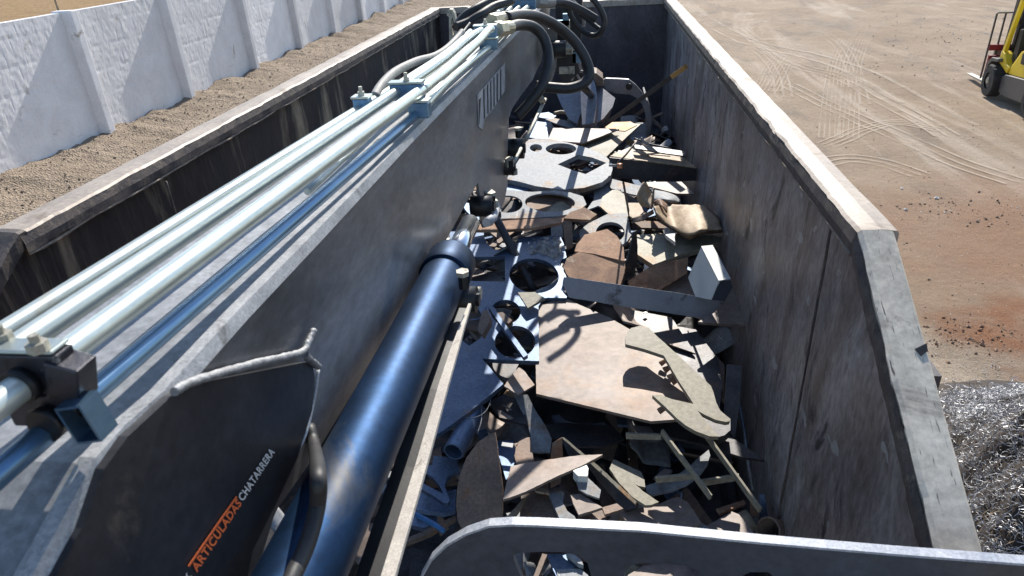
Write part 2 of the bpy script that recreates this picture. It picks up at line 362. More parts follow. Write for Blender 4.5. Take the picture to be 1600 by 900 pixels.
        tr = n.new('ShaderNodeBsdfTransparent'); mx = n.new('ShaderNodeMixShader'); L.new(m2.outputs[0], mx.inputs[0]); L.new(tr.outputs[0], mx.inputs[1]); L.new(b.outputs[0], mx.inputs[2])
        L.new(mx.outputs[0], n['Material Output'].inputs[0])
    return mt
def grid(x0, x1, y0, y1, nx, ny, fz):
    V = []; F = []
    for j in range(ny+1):
        for i in range(nx+1):
            x = x0+(x1-x0)*i/nx; y = y0+(y1-y0)*j/ny; V.append((x, y, fz(x, y)))
    for j in range(ny):
        for i in range(nx):
            a = j*(nx+1)+i; F.append((a, a+1, a+nx+2, a+nx+1))
    return V, F
def nse(x, y, s, k=0): return noise.fractal(Vector((x*s, y*s, k)), 1.0, 2.0, 5)
def gf(x, y):
    return GZ-0.02 + 0.03*nse(x, y, 0.5) + (0.0)
def gfi(x, y):      # the height of the yard mesh itself between its grid points
    u, v = (x-0.9)/(29.1/150), (y+3)/(48/240); i, j = math.floor(u), math.floor(v); fu, fv = u-i, v-j
    g = lambda a, b: gf(0.9+29.1*a/150, -3+48*b/240)
    return (g(i, j)*(1-fu)+g(i+1, j)*fu)*(1-fv)+(g(i, j+1)*(1-fu)+g(i+1, j+1)*fu)*fv
WX = lambda y: -9.13-0.012*(y-11.5)         # line of the white wall
V, F = grid(-600, 600, -60, 1500, 60, 78, lambda x, y: GZ-0.12)
tag(link('yard_ground', V, F, ground_mat('yard_far', 'yard'), center=False), kind='structure')
gy = ground_mat('yard', 'yard')
V, F = grid(0.9, 30, -3, 45, 150, 240, gf)
tag(link('dirt_yard', V, F, gy, center=False), kind='structure')
def gg(x, y):
    d = x-WX(y)
    return GZ + 0.05*nse(x, y, 1.1, 3) + 0.03*nse(x, y, 4, 5) + 0.22*math.exp(-((d-0.15)/0.75)**2)*(0.75+0.7*nse(0, y, 0.9, 9)) + 0.10*math.exp(-((x+2.9)/0.6)**2)
V, F = grid(-9.75, 0.9, 2, 45, 130, 420, gg)
tag(link('gravel_strip', V, F, ground_mat('gravel', 'gravel'), center=False), kind='structure')
V, F = grid(-60, -9.75, 2, 90, 60, 90, lambda x, y: GZ+0.02+0.10*nse(x, y, 0.6, 2))
tag(link('dry_grass_field', V, F, ground_mat('drygrass', 'grass'), center=False), kind='structure')

# tyre tracks pressed in the dust of the yard (each is one pass of one wheel: a ribbon of fine lines)
tm = ground_mat('track_dust', 'track')
def track(pts, wdt=0.30, lines=5, name='tyre_track'):
    P = spline([atz(x, y, GZ+0.012) for x, y in pts], 30); me = bpy.data.meshes.new(name); V = []; F = []; UV = []
    s = 0; acc = [0]
    for a, b in zip(P, P[1:]): s += (b-a).length; acc.append(s)
    for l in range(lines):
        o0 = (l/(lines-1)-0.5)*wdt if lines > 1 else 0; hw = wdt/lines*0.20*(1+.5*noise.noise(Vector((l*3.1, len(pts), 0)))) if lines > 1 else wdt/2
        k0 = len(V)
        for i, p in enumerate(P):
            t = (P[min(i+1, len(P)-1)]-P[max(i-1, 0)]); t.z = 0; t.normalize(); nn = Vector((t.y, -t.x, 0))
            for sg in (-1, 1):
                q = p+nn*(o0+sg*hw); q.z = gfi(q.x, q.y)+0.011; V.append(q); UV.append((sg, acc[i]*9))
        for i in range(len(P)-1):
            a = k0+2*i; F.append((a, a+1, a+3, a+2))
    me.from_pydata(V, [], F); uv = me.uv_layers.new(name='UVMap')
    for lp in me.loops: uv.data[lp.index].uv = UV[lp.vertex_index]
    me.materials.append(tm); o = bpy.data.objects.new(name, me); COL.objects.link(o); tag(o, kind='structure'); return o
track([(1296, 215), (1300, 150), (1310, 90), (1335, 45), (1380, 15), (1430, 0)])
track([(1325, 215), (1330, 150), (1338, 90), (1362, 45), (1405, 18), (1450, 4)])
track([(1188, 140), (1212, 95), (1245, 55), (1290, 20), (1330, 5)])
track([(1207, 142), (1232, 98), (1268, 60), (1310, 28), (1360, 6)])
track([(1196, 250), (1200, 200), (1188, 160), (1150, 120), (1110, 90)], 0.28, 5)
track([(1290, 225), (1318, 215), (1350, 200), (1400, 190), (1470, 200)], 0.3, 4)
track([(1085, 20), (1160, 60), (1260, 85), (1340, 110), (1420, 150), (1500, 195)], 0.5, 2)
track([(1150, 40), (1230, 95), (1310, 118), (1400, 165), (1480, 210)], 0.35, 3)
track([(1160, 10), (1240, 30), (1300, 60), (1330, 100), (1345, 160)], 0.3, 3)
track([(1080, 15), (1130, 45), (1195, 60), (1270, 50), (1345, 20)], 0.3, 4)
track([(1230, 130), (1290, 160), (1380, 200), (1500, 250), (1590, 280)], 0.35, 3)
track([(1255, 260), (1320, 245), (1380, 250), (1440, 270)], 0.3, 3)
track([(1100, 35), (1180, 30), (1300, 12), (1420, 2)], 0.35, 3)
track([(1120, 60), (1180, 75), (1215, 110), (1225, 150)], 0.3, 3)

# pebbles, clods and splinters on the yard: nobody could count them
def scatter(name, mat, N, area, rmin, rmax, seed, gfun):
    rnd = random.Random(seed); b = MB()
    base = [(1, 0, 0), (-1, 0, 0), (0, 1, 0), (0, -1, 0), (0, 0, 1), (0, 0, -1)]
    fs = [(0, 2, 4), (2, 1, 4), (1, 3, 4), (3, 0, 4), (2, 0, 5), (1, 2, 5), (3, 1, 5), (0, 3, 5)]
    for i in range(N):
        x, y = area(rnd); r = rmin+(rmax-rmin)*rnd.random()**3
        a = rnd.random()*6.28; sx, sy = rnd.uniform(.6, 1.5), rnd.uniform(.5, 1.1)
        rt = Matrix.Rotation(a, 3, 'Z')
        z = gfun(x, y)
        b.add([Vector((x, y, z+r*.3))+rt @ Vector((v[0]*r*sx*rnd.uniform(.7, 1.2), v[1]*r*sy*rnd.uniform(.7, 1.2), v[2]*r*.6)) for v in base], fs)
    o = b.build(name, mat); return o
def yard_area(r):
    y = 2.5+28*r.random()**1.6; return 1.0+(0.55*y+2)*r.random(), y
metal('clod', (0.30, 0.22, 0.15), (0.13, 0.10, 0.075), (0.5, 0.44, 0.36), 0.2, 0, 0.95, 0.5, 3)
metal('clod_dark', (0.09, 0.07, 0.055), (0.05, 0.04, 0.035), None, 0, 0, 0.95, 0.5, 3)
tag(scatter('yard_pebbles', 'clod', 3000, yard_area, .004, .016, 1, gf), 'pebbles and small clods strewn over the dusty yard', 'pebbles', kind='stuff')
tag(scatter('dark_clods', 'clod_dark', 90, yard_area, .008, .035, 2, gf), 'dark crumbs of soil dropped on the pale dusty yard', 'clods', kind='stuff')
tag(scatter('strip_gravel', 'clod', 9000, lambda r: ((-2.2-6.8*r.random()), 3+22*r.random()**1.2), .008, .03, 3, gg), 'loose gravel heaped along the foot of the white wall', 'gravel', kind='stuff')

def debris_area(r):
    c_ = r.choice([(1390, 30), (1440, 70), (1480, 50), (1400, 100), (1540, 330), (1450, 320), (1300, 300)]); p_ = atz(c_[0]+r.gauss(0, 35), c_[1]+r.gauss(0, 12), GZ); return p_.x, p_.y
tag(scatter('yard_litter', 'paper', 60, debris_area, .008, .035, 21, gf), 'pale chips and scraps of litter scattered over the yard', 'litter', kind='stuff')
tag(scatter('soil_lumps', 'clod', 420, debris_area, .006, .024, 22, gf), 'brown soil lumps in loose patches across the yard', 'soil lumps', kind='stuff')
tag(scatter('rusty_chips', 'rusty', 220, lambda r: (lambda p_: (p_.x, p_.y))(atz(1500+r.gauss(0, 60), 525+r.gauss(0, 14), GZ)), .005, .022, 23, gf), 'reddish crumbs in the rust red soil patch', 'rust crumbs', kind='stuff')
# ---------------------------------------------------------------- the white wall with its pilasters
WT = GZ+2.24
wall = thing('boundary_wall', 'long white painted yard wall with shallow pilasters beside the gravel', 'wall', (WX(11.5), 11.5, GZ))
def wall_bump(y, z):   # courses of roughly pointed block under the paint
    row = math.floor(z/0.20); yy = y+(0.2 if row % 2 else 0)
    a = abs((z/0.20) % 1-0.5)*2; b_ = abs((yy/0.40) % 1-0.5)*2
    j = max(0, (a-0.80)/0.2)*0.008+max(0, (b_-0.88)/0.12)*0.008
    return 0.0035*nse(y, z, 2.2, 4)+0.004*nse(y, z, 9.0, 8)-0.6*j*(0.6+nse(y, z, 3, 1))
ps = [8.65-3.02, 8.65, 11.60, 14.52, 17.9, 21.1, 24.3, 27.5, 30.7, 33.9, 37.1, 40.3]
for a, b in zip(ps, ps[1:]):
    V = []; F = []; ny, nzz = (110, 44) if a < 20 else (50, 24)
    y0, y1 = a+0.08, b-0.08
    for j in range(nzz+1):
        for i in range(ny+1):
            y = y0+(y1-y0)*i/ny; z = GZ-0.3+(WT-GZ+0.3)*j/nzz; V.append((WX(y)+wall_bump(y, z-GZ), y, z))
    for j in range(nzz):
        for i in range(ny):
            k = j*(ny+1)+i; F.append((k, k+1, k+ny+2, k+ny+1))
    N = len(V)
    V += [(WX(y0)-0.16, y0, GZ-.3), (WX(y1)-0.16, y1, GZ-.3), (WX(y0)-0.16, y0, WT), (WX(y1)-0.16, y1, WT)]
    F += [(N, N+1, N+3, N+2), tuple([N+2, N+3]+[nzz*(ny+1)+i for i in range(ny, -1, -1)])]
    link('wall_panel', V, F, 'concrete_white', wall, smooth=False)
for i, y in enumerate(ps):
    mb = MB(); mb.box((WX(y)+0.005, y, (GZ-.3+WT+.03)/2), (0.37, 0.17, WT+.03-GZ+.3))
    o = mb.build('pilaster', 'concrete_white', wall)
    bv = o.modifiers.new('b', 'BEVEL'); bv.width = 0.015; bv.segments = 2
sb = MB(); p = atz(93, 6, -0.9); sb.tube([Vector((WX(p.y)-0.6, 14.2, GZ-.2)), Vector((WX(p.y)-0.62, 14.2, -0.15))], .03, 8)
q = aty(90, 8, 11.95)
sb = MB(); sb.tube([Vector((q.x, 11.95, GZ-.2)), Vector((q.x-.02, 11.95, q.z+.5))], .018, 8)
tag(sb.build('wooden_stake', 'stake_wood'), 'thin wooden stake standing behind the white wall', 'stake')

# ================================================================ THE SCRAP CONTAINER
XL, XR, YB, YK, FLOOR = -1.73, 0.667, 7.76, 1.69, -1.75
SLOPE = 0.576
bin_ = thing('scrap_container', 'long open steel scrap container with worn rims and sloping front corners', 'container', (0, 4, FLOOR))
def topz(y): return 0.0 if y > YK else -(YK-y)*SLOPE
def dent(y, z, k): return 0.018*nse(y, z*0.6, 1.1, k)+0.006*nse(y, z, 4.5, k+5)
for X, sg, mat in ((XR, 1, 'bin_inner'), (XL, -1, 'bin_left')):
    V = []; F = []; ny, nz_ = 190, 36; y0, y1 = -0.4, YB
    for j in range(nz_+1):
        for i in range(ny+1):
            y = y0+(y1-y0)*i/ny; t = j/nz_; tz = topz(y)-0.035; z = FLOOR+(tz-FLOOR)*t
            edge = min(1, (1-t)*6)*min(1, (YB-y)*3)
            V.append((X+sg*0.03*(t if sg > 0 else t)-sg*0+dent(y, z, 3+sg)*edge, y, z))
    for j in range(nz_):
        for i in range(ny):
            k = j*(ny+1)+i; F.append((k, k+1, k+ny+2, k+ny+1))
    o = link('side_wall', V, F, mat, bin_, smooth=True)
    # outer skin
    xo = X+sg*0.068
    yy = [y0, YK, YB+0.05]
    mbo = MB(); mbo.add([(xo, y0, FLOOR-.1), (xo, YB+.05, FLOOR-.1), (xo, YB+.05, -.06), (xo, YK, -.06), (xo, y0, topz(y0)-.06)], [(0, 1, 2, 3, 4)])
    for k in range(9): mbo.box((xo+sg*.03, 0.6+k*.85, (FLOOR+topz(.6+k*.85))/2-.06), (.06, .08, abs(FLOOR-topz(.6+k*.85))-.1))
    mbo.build('outer_skin', 'bin_end', bin_)
V = []; F = []; nx, nz_ = 60, 30
for j in range(nz_+1):
    for i in range(nx+1):
        x = XL+(XR+.03-XL)*i/nx; z = FLOOR+(-.03-FLOOR)*j/nz_; V.append((x, YB+0.015*nse(x, z, 1.5, 7)*min(1, (nz_-j)/4), z))
for j in range(nz_):
    for i in range(nx):
        k = j*(nx+1)+i; F.append((k, k+1, k+nx+2, k+nx+1))
link('end_wall', V, F, 'bin_end', bin_, smooth=True)
MB().box(((XL+XR)/2, YB+.06, (FLOOR)/2-.05), (XR-XL+.1, .02, -FLOOR-.06)).build('outer_skin', 'bin_end', bin_)
MB().box(((XL+XR)/2, (YB-.4)/2, FLOOR-.03), (XR-XL+.16, YB+.4, .04)).build('container_floor', 'dark_steel', bin_)
MB().box(((XL+XR)/2, -.42, (FLOOR-1.2)/2), (XR-XL+.16, .03, .5)).build('front_wall', 'bin_end', bin_)
# rims: a torn flat strip on top with a lip inside
def rim(X, sg, y0, y1, zfun, mat, wdt=0.10, tear=0.006, name='top_rim', seed=0):
    n = int((y1-y0)/0.025); V = []; F = []
    for i in range(n+1):
        y = y0+(y1-y0)*i/n; z = zfun(y); a = tear*noise.noise(Vector((y*7, seed, 0)))+tear*.7*noise.noise(Vector((y*23, seed, 1)))
        bmp = tear*0.8*noise.noise(Vector((y*5, seed, 2))); wo = tear*.6*noise.noise(Vector((y*3.1, seed, 5)))
        xi = X-sg*0.012-sg*a; xo = X+sg*wdt+sg*wo
        V += [(xi, y, z-.055+a), (xi-sg*.002, y, z-.006+bmp*.5), (xi+sg*.008, y, z+bmp), (X+sg*wdt*.5, y, z+.003), (xo-sg*.006, y, z-.5*bmp), (xo, y, z-.008), (xo, y, z-.07)]
    for i in range(n):
        for k in range(6): a = i*7+k; F.append((a, a+1, a+8, a+7))
    F.append(tuple(range(7))); F.append(tuple(n*7+k for k in range(7)))
    o = link(name, V, F, mat, bin_); return o
def lip(X, sg, y0, y1, zfun, seed):   # dark inner face of the rim
    n = int((y1-y0)/0.02); V = []; F = []
    for i in range(n+1):
        y = y0+(y1-y0)*i/n; z = zfun(y); a = .010*noise.noise(Vector((y*9, seed, 3)))
        V += [(X-sg*.020, y, z-.062+a*.5), (X-sg*(.022+a*.4), y, z-.035), (X-sg*.016, y, z-.008+a)]
    for i in range(n):
        for k in range(2): b = i*3+k; F.append((b, b+1, b+4, b+3))
    o = link('rim_lip', V, F, 'rim_torn', bin_)
def bead(pts, r, mat, name='weld_bead', parent=None, jit=.5):
    mb = MB(); mb.tube(pts, r, 7, True, jit); return mb.build(name, mat, parent or bin_, smooth=True)
rim(XR, 1, YK, YB, topz, 'rim_paint', .086, .007, seed=1)
rim(XR, 1, 0.45, YK-.004, lambda y: topz(y)+.004, 'rim_white', .074, .004, 'sloping_corner_strip', seed=5)
rim(XL, -1, YK+.03, YB, topz, 'rim_paint', .10, .009, seed=9)
rim(XL, -1, 0.45, YK+.026, lambda y: topz(y)+.004, 'rim_torn', .10, .008, 'sloping_corner_strip', seed=13)
lip(XR, 1, YK, YB, topz, 2); lip(XL, -1, YK, YB, topz, 4); lip(XR, 1, .5, YK, topz, 6)
V = []; F = []; n = 90
for i in range(n+1):
    x = XL-.1+(XR-XL+.2)*i/n; d = -.035*math.exp(-((x+1.33)/.06)**2)+.006*noise.noise(Vector((x*6, 0, 0)))
    V += [(x, YB-.02, -.06), (x, YB-.02, d), (x, YB+.08, d*.6), (x, YB+.08, -.06)]
for i in range(n):
    for k in range(3): a = i*4+k; F.append((a, a+1, a+5, a+4))
link('top_rim', V, F, 'rim_paint', bin_)
for X, sg in ((XR, 1), (XL, -1)):
    bead([(X-sg*.014+.003*noise.noise(Vector((y*.3, 1, 1))), y*.02, topz(y*.02)-.070+.007*noise.noise(Vector((y*.11, X, 0)))) for y in range(int(YK*50)+1, int(YB*50)-2)], .0055, 'seam')
bead([(XR-.014, y*.02, topz(y*.02)-.062+.006*noise.noise(Vector((y*.21, 3, 0)))) for y in range(30, int(YK*50))], .006, 'rim_torn')
bead([(XR+.004-.004*t/40, 1.93-.0*t, -.09-(t/40)*1.3) for t in range(41)], .004, 'rim_torn')
bead([(XL+.020, 2.42, -.09-(t/40)*1.3) for t in range(41)], .004, 'rim_torn')

for pts, mt_ in (([(1430, 545), (1448, 536), (1450, 548), (1440, 556)], 'black'),):
    sn = Vector((0, -SLOPE, 1)).normalized(); p0 = Vector((XR+.05, 1.2, topz(1.2)+.0085))
    V, F = plate([onp(x, y, p0, sn) for x, y in pts], sn, .003); link('torn_gap', V, F, mt_, bin_)
# ================================================================ LOADER BOOM
boom = thing('loader_boom', 'grey box-section loader boom with steel pipes on top, lying along the container', 'loader boom', (-0.6, 2, 0))
def slab_b(name, px, mat, off, th, zone=0, holes=(), smooth=False):
    P = [onb(x, y, off) for x, y in zp(zone, px)]; H = [[onb(x, y, off) for x, y in zp(zone, h)] for h in holes]
    V, F = plate(P, BN, th, H); return link(name, V, F, mat, boom)
# side plate: straight beam, then the deeper end plate with its curved outline
side = [(20, 985), (62, 900), (158, 721), (262, 617), (500, 363), (636, 220), (778, 78), (822, 34), (850, 5), (862, -8),
        (858, 30), (853, 60), (846, 95), (832, 125), (812, 152), (800, 170), (795, 185), (793, 240), (793, 290), (788, 315), (770, 352), (757, 356), (753, 345), (751, 315), (747, 285),
        (738, 300), (700, 370), (620, 500), (490, 715), (430, 800), (400, 900), (380, 985)]
slab_b('side_plate', side, 'boom_paint', 0, .010)
# left side, bottom and top of the box
def bx(y, off=0): return -0.52+BK*y+off
BW = 0.245
pr = [(y, z) for y, z in ((.25, .13), (.376, .226), (.482, .268), (.598, .265), (1.062, .272), (3.0, .272), (4.9, .268))]
V = []; F = []
for y, z in pr: V += [(bx(y, -.011), y, z-.004), (bx(y, -BW), y, z-.004)]
for i in range(len(pr)-1): a = 2*i; F.append((a, a+1, a+3, a+2))
solid(link('top_plate', V, F, 'boom_top', boom), .012)
V = [(bx(.25, -BW), .25, -.35), (bx(.5, -BW), .5, -.09), (bx(3.1, -BW), 3.1, -.09), (bx(4.9, -BW), 4.9, .05), (bx(4.9, -BW), 4.9, .26), (bx(.5, -BW), .5, .26), (bx(.25, -BW), .25, .12)]
solid(link('side_plate', V, [tuple(range(7))], 'boom_paint', boom), .01)
V = []; F = []
for y, z in ((.25, -.35), (.6, -.10), (.876, -.055), (1.9, -.1), (3.1, -.09), (4.9, .05)): V += [(bx(y, -.012), y, z), (bx(y, -BW+.01), y, z)]
for i in range(5): a = 2*i; F.append((a, a+1, a+3, a+2))
solid(link('bottom_plate', V, F, 'boom_dark', boom), .01)
# bevelled weld edge along the top corner, its sunlit brightness painted in
e = [onb(x, y, .004) for x, y in [(40, 945), (62, 900), (100, 830), (158, 721), (205, 668), (262, 617), (380, 487), (500, 363), (636, 220), (778, 78), (815, 40), (850, 5)]]
V = []; F = []
for i, p in enumerate(e):
    t = .013 if i > 4 else .020
    V += [p+Vector((.003, 0, -t)), p+Vector((-.004, 0, .005)), p+Vector((-.022, 0, .005))]
for i in range(len(e)-1):
    for k in range(2): a = 3*i+k; F.append((a, a+1, a+4, a+3))
link('edge_bevel', V, F, 'boom_edge', boom)
# dark reinforcing plate with weld beads and lettering
slab_b('reinforcing_plate', [(268, 619), (300, 601), (480, 566), (488, 568), (492, 590), (488, 640), (465, 715), (430, 790), (395, 860), (370, 985), (30, 985), (85, 905), (128, 825), (163, 733), (200, 682)], 'boom_dark', .012, .012)
bp = [onb(x, y, .016) for x, y in zp(2, [(395, 482), (430, 462), (500, 440), (580, 418), (650, 402), (688, 390), (700, 368), (712, 342)])]
bead(spline(bp, 8), [.0062]*(7*8+1), 'weld', parent=boom, jit=.25)
bp = [onb(x, y, .016) for x, y in zp(2, [(692, 398), (706, 412), (722, 425)])]
bead(spline(bp, 6), .0062, 'weld', parent=boom, jit=.4)
bp = [onb(x, y, .008) for x, y in zp(2, [(722, 432), (712, 500), (690, 585), (650, 660), (610, 745), (575, 830)])]
bead(spline(bp, 6), .003, 'boom_edge', parent=boom, jit=.3)
# lettering
def text_mesh(txt, parent, mat, pA, pB, pUp, off, name='lettering', shear=0.0, bold=0.012, squash=None):
    """writes txt from pA to pB (pixels on the side plate), cap height reaching towards pUp"""
    A, B, U = onb(*pA, off), onb(*pB, off), onb(*pUp, off)
    cu = bpy.data.curves.new(name, 'FONT'); cu.body = txt; cu.offset = bold*2.2; cu.shear = shear; cu.space_character = 1.12
    o = bpy.data.objects.new(name, cu); COL.objects.link(o); dg = bpy.context.evaluated_depsgraph_get()
    me = bpy.data.meshes.new_from_object(o.evaluated_get(dg)); bpy.data.objects.remove(o)
    xs = [v.co.x for v in me.vertices]; ys = [v.co.y for v in me.vertices]; x0, x1, y1 = min(xs), max(xs), max(ys); y0 = min(ys)
    V = [A+(B-A)*((v.co.x-x0)/(x1-x0))+(U-A)*((v.co.y-y0)/(y1-y0)) for v in me.vertices]
    F = [tuple(p.vertices) for p in me.polygons]
    return link(name, V, F, mat, parent)
text_mesh('ARTICULADAS', boom, 'decal_orange', (308, 895), (378, 788), (298, 886), .0145)
text_mesh('CHATARRERA', boom, 'decal_white', (380, 784), (430, 707), (371, 776), .0145)
slab_b('lettering_line', [(294, 884), (369, 775), (371, 777), (296, 886)], 'decal_orange', .0145, .0005)
text_mesh('(', boom, 'decal_white', (296, 905), (300, 899), (288, 900), .0145, bold=0)
# worn sticker on the far side plate
stk = slab_b('worn_sticker', [(746, 148), (753, 140), (776, 113), (789, 98), (789, 142), (781, 153), (771, 170), (757, 186), (754, 203), (748, 198)], 'decal_worn', .003, .001)
for q in ([(755.5, 140), (757, 138), (758, 184), (756.5, 186)], [(761.5, 133), (762.7, 131), (763.5, 176), (762.3, 178)], [(766.5, 127), (767.7, 125), (768.3, 172), (767.1, 173)],
          [(771.5, 121), (772.7, 120), (773, 165), (771.8, 167)], [(776.5, 116), (778, 114), (778, 158), (776.5, 160)], [(782, 109), (783.5, 107), (783.5, 152), (782, 154)], [(748.5, 155), (751.5, 152), (750.5, 176), (749, 195)]):
    P = [onb(x, y, .0045) for x, y in q]; V, F = plate(P, BN, .001); link('sticker_stroke', V, F, 'boom_dark', stk)
# pipes on top
ZU, ZLO = .36, .305
def zpt(x, y, z): return atz(x, y, z)
def pipe(pts, r, mat, name='steel_pipe', parent=None, seg=20, n=8):
    mb = MB(); mb.tube(spline(pts, n), r, seg); return mb.build(name, mat, parent or boom, smooth=True)
def ext(a, b, t): return a+(b-a)*t
a, b = zpt(14, 514, ZU-.01), zpt(562, 171, ZU-.01); pipe([ext(a, b, -.35), a, b, ext(a, b, 1.12), zpt(640, 122, ZU-.012), zpt(700, 82, ZU), zpt(735, 50, ZU)], .0125, 'zinc')
a, b = zpt(40, 533, ZU), zpt(624, 141, ZU); pipe([ext(a, b, -.4), a, b, ext(a, b, 1.05), zpt(690, 95, ZU), zpt(735, 58, ZU+.01), zpt(752, 48, ZU+.01)], .0142, 'zinc')
a, b = zpt(118, 541, ZU), zpt(650, 147, ZU); pipe([ext(a, b, -.42), a, b, ext(a, b, 1.05), zpt(705, 104, ZU), zpt(748, 64, ZU+.01), zpt(762, 48, ZU+.015), zpt(768, 45, ZU+.015)], .0145, 'zinc')
a, b = zpt(156, 604, ZLO), zpt(650, 179, ZLO); pipe([ext(a, b, -.40), a, b], .0128, 'zinc_skyblue'); pipe([b, ext(a, b, 1.05), zpt(710, 118, ZLO), zpt(768, 70, ZLO), zpt(800, 38, ZLO)], .0118, 'zinc')
pipe([zpt(655, 166, ZLO), zpt(690, 130, ZLO-.005), zpt(742, 72, ZLO), zpt(770, 45, ZLO)], .0095, 'zinc')
pipe([zpt(480, 300, ZLO-.02), zpt(600, 190, ZLO-.02), zpt(700, 100, ZLO-.02)], .007, 'zinc')
for (x0, y0, x1, y1) in ((757, 42, 790, 8), (765, 46, 803, 8), (775, 44, 815, 8), (788, 40, 828, 8)):
    pipe([zpt(x0, y0, ZU-.01), zpt((x0+x1)/2, (y0+y1)/2, ZU-.01), zpt(x1, y1, ZU-.01), ext(zpt(x0, y0, ZU-.01), zpt(x1, y1, ZU-.01), 1.5)], .012, 'zinc')
def clamp(cx, cy, Y, wdt, hgt, mat='clamp_blue', dep=.035, bolts=(0,), tilt=0):
    c = aty(cx, cy, Y); mb = MB(); mb.box(c, (wdt, dep, hgt)); o = mb.build('pipe_clamp', mat, boom)
    bv = o.modifiers.new('b', 'BEVEL'); bv.width = .003; bv.segments = 2
    pl = MB().box(c+Vector((0, 0, hgt/2+.004)), (wdt+.004, dep+.004, .005)).build('clamp_plate', 'zinc', o)
    for bxx in bolts:
        q = MB(); p = c+Vector((bxx*wdt/2, 0, hgt/2+.006)); q.tube([p, p+Vector((0, 0, .010))], .009, 6); q.tube([p+Vector((0, 0, .010)), p+Vector((0, 0, .022))], .005, 8)
        q.build('bolt', 'nut_pale', o)
    return o
clamp(637, 143, 1.80, .088, .042); clamp(656, 171, 1.765, .055, .040, 'zinc_skyblue', bolts=()); clamp(567, 164, 1.66, .040, .034)
clamp(759, 50, 2.90, .092, .045); clamp(764, 69, 2.88, .075, .040, 'zinc_skyblue', bolts=()); clamp(811, 8, 3.9, .18, .05, bolts=(-.5, .3))
# near clamp with the open square tube
metal('clamp_dark', (0.06, 0.06, 0.072), (0.03, 0.03, 0.04), (0.30, 0.30, 0.30), 0.2, 0.5, 0.35, 0.2, 30)
def blk(name, c, size, mat, ry=0.0, rz=0.0, bev=.002, par=None):
    o = MB().box(c, size, Matrix.Rotation(rz, 3, 'Z') @ Matrix.Rotation(ry, 3, 'Y')).build(name, mat, par or boom); b_ = o.modifiers.new('b', 'BEVEL'); b_.width = bev; b_.segments = 2; return o
cu_ = atz(50, 576, .368); up_ = blk('pipe_clamp', cu_, (.088, .024, .046), 'clamp_dark')
blk('clamp_plate', cu_+Vector((-.002, .002, .0255)), (.084, .026, .004), 'zinc', par=up_)
cs_ = atz(112, 588, .360); blk('clamp_block', cs_, (.034, .030, .044), 'clamp_dark', .30)
cl_ = atz(78, 632, .325); blk('pipe_clamp', cl_, (.078, .024, .040), 'clamp_dark')
ct_ = atz(136, 652, .322); R_ = Matrix.Rotation(-.18, 3, 'Y')
mb = MB()
for dx, dz, sx, sz in ((0, .021, .029, .0025), (0, -.021, .029, .0025), (-.0135, 0, .0025, .0395), (.0135, 0, .0025, .0395)): mb.box(ct_+R_ @ Vector((dx, 0, dz)), (sx, .026, sz), R_)
mb.build('square_tube', 'zinc_skyblue', boom); MB().box(ct_+Vector((0, .011, 0)), (.024, .002, .038), R_).build('tube_shade', 'black', boom)  # black sheet paints the shade inside the open tube
for bx__, by__, bz__ in ((6, 534, .392), (62, 548, .396)):
    c = atz(bx__, by__, bz__); mb = MB(); mb.tube([c, c+Vector((0, 0, .010))], .010, 6); mb.tube([c+Vector((0, 0, .010)), c+Vector((0, 0, .018))], .005, 8); mb.build('bolt', 'nut_pale', boom)
for qx, qy, qz in ((22, 612, .36), (62, 672, .318)):
    c = atz(qx, qy, qz); d_ = (zpt(156, 604, ZLO)-zpt(650, 179, ZLO)).normalized(); MB().tube([c-d_*.014, c-d_*.004], .0185, 20).build('pipe_grommet', 'black', boom, smooth=True)
# hoses: black loops at the boom's far end
def hose(pts, r, mat='rubber', name='hydraulic_hose', n=8):
    mb = MB(); mb.tube(spline([aty(*p) for p in pts], n), r, 14); return mb.build(name, mat, boom, smooth=True)
def fitting(a, b, r, mat='brass'):
    A, B = aty(*a), aty(*b); mb = MB(); mb.tube([A, A.lerp(B, .45)], r*1.15, 6); mb.tube([A.lerp(B, .45), B], r, 14); mb.build('hose_fitting', mat, boom)
fitting((776, 46, 2.95), (797, 43, 3.1), .028); hose([(795, 43, 3.08), (812, 39, 3.2), (832, 42, 3.28), (848, 56, 3.3), (856, 80, 3.28), (856, 105, 3.22), (846, 135, 3.15), (828, 160, 3.12), (808, 182, 3.1)], .024)
fitting((768, 33, 3.0), (792, 27, 3.2), .026); hose([(790, 28, 3.15), (812, 24, 3.3), (838, 26, 3.45), (868, 40, 3.55), (895, 62, 3.6), (914, 90, 3.6), (921, 115, 3.58), (912, 130, 3.55), (890, 138, 3.52), (862, 137, 3.5), (838, 134, 3.5)], .026)
fitting((836, 3, 4.0), (862, 4, 4.2), .030, 'grey_hose'); hose([(860, 4, 4.2), (885, 6, 4.3), (912, 18, 4.35), (932, 30, 4.35)], .024)
hose([(886, 8, 4.4), (895, 30, 4.4), (910, 48, 4.4), (928, 56, 4.35), (940, 48, 4.3), (944, 30, 4.3), (934, 8, 4.3), (915, -12, 4.3)], .017)
hose([(905, 20, 4.45), (920, 32, 4.45), (938, 46, 4.4), (943, 42, 4.4)], .014); hose([(893, 0, 4.5), (905, 12, 4.5), (912, 30, 4.5), (912, 42, 4.5)], .010, 'grey_hose')
hose([(712, 44, 3.5), (722, 28, 3.55), (742, 14, 3.6), (765, 2, 3.7), (790, -8, 3.8)], .020)
hose([(712, 42, 3.4), (732, 34, 3.45), (752, 22, 3.5), (772, 10, 3.6), (800, 2, 3.7)], .020)
hose([(585, 152, 1.75), (597, 132, 1.85), (618, 112, 2.0), (650, 96, 2.2), (678, 88, 2.4), (698, 76, 2.55), (716, 58, 2.7), (722, 50, 2.75)], .0125, 'grey_hose')
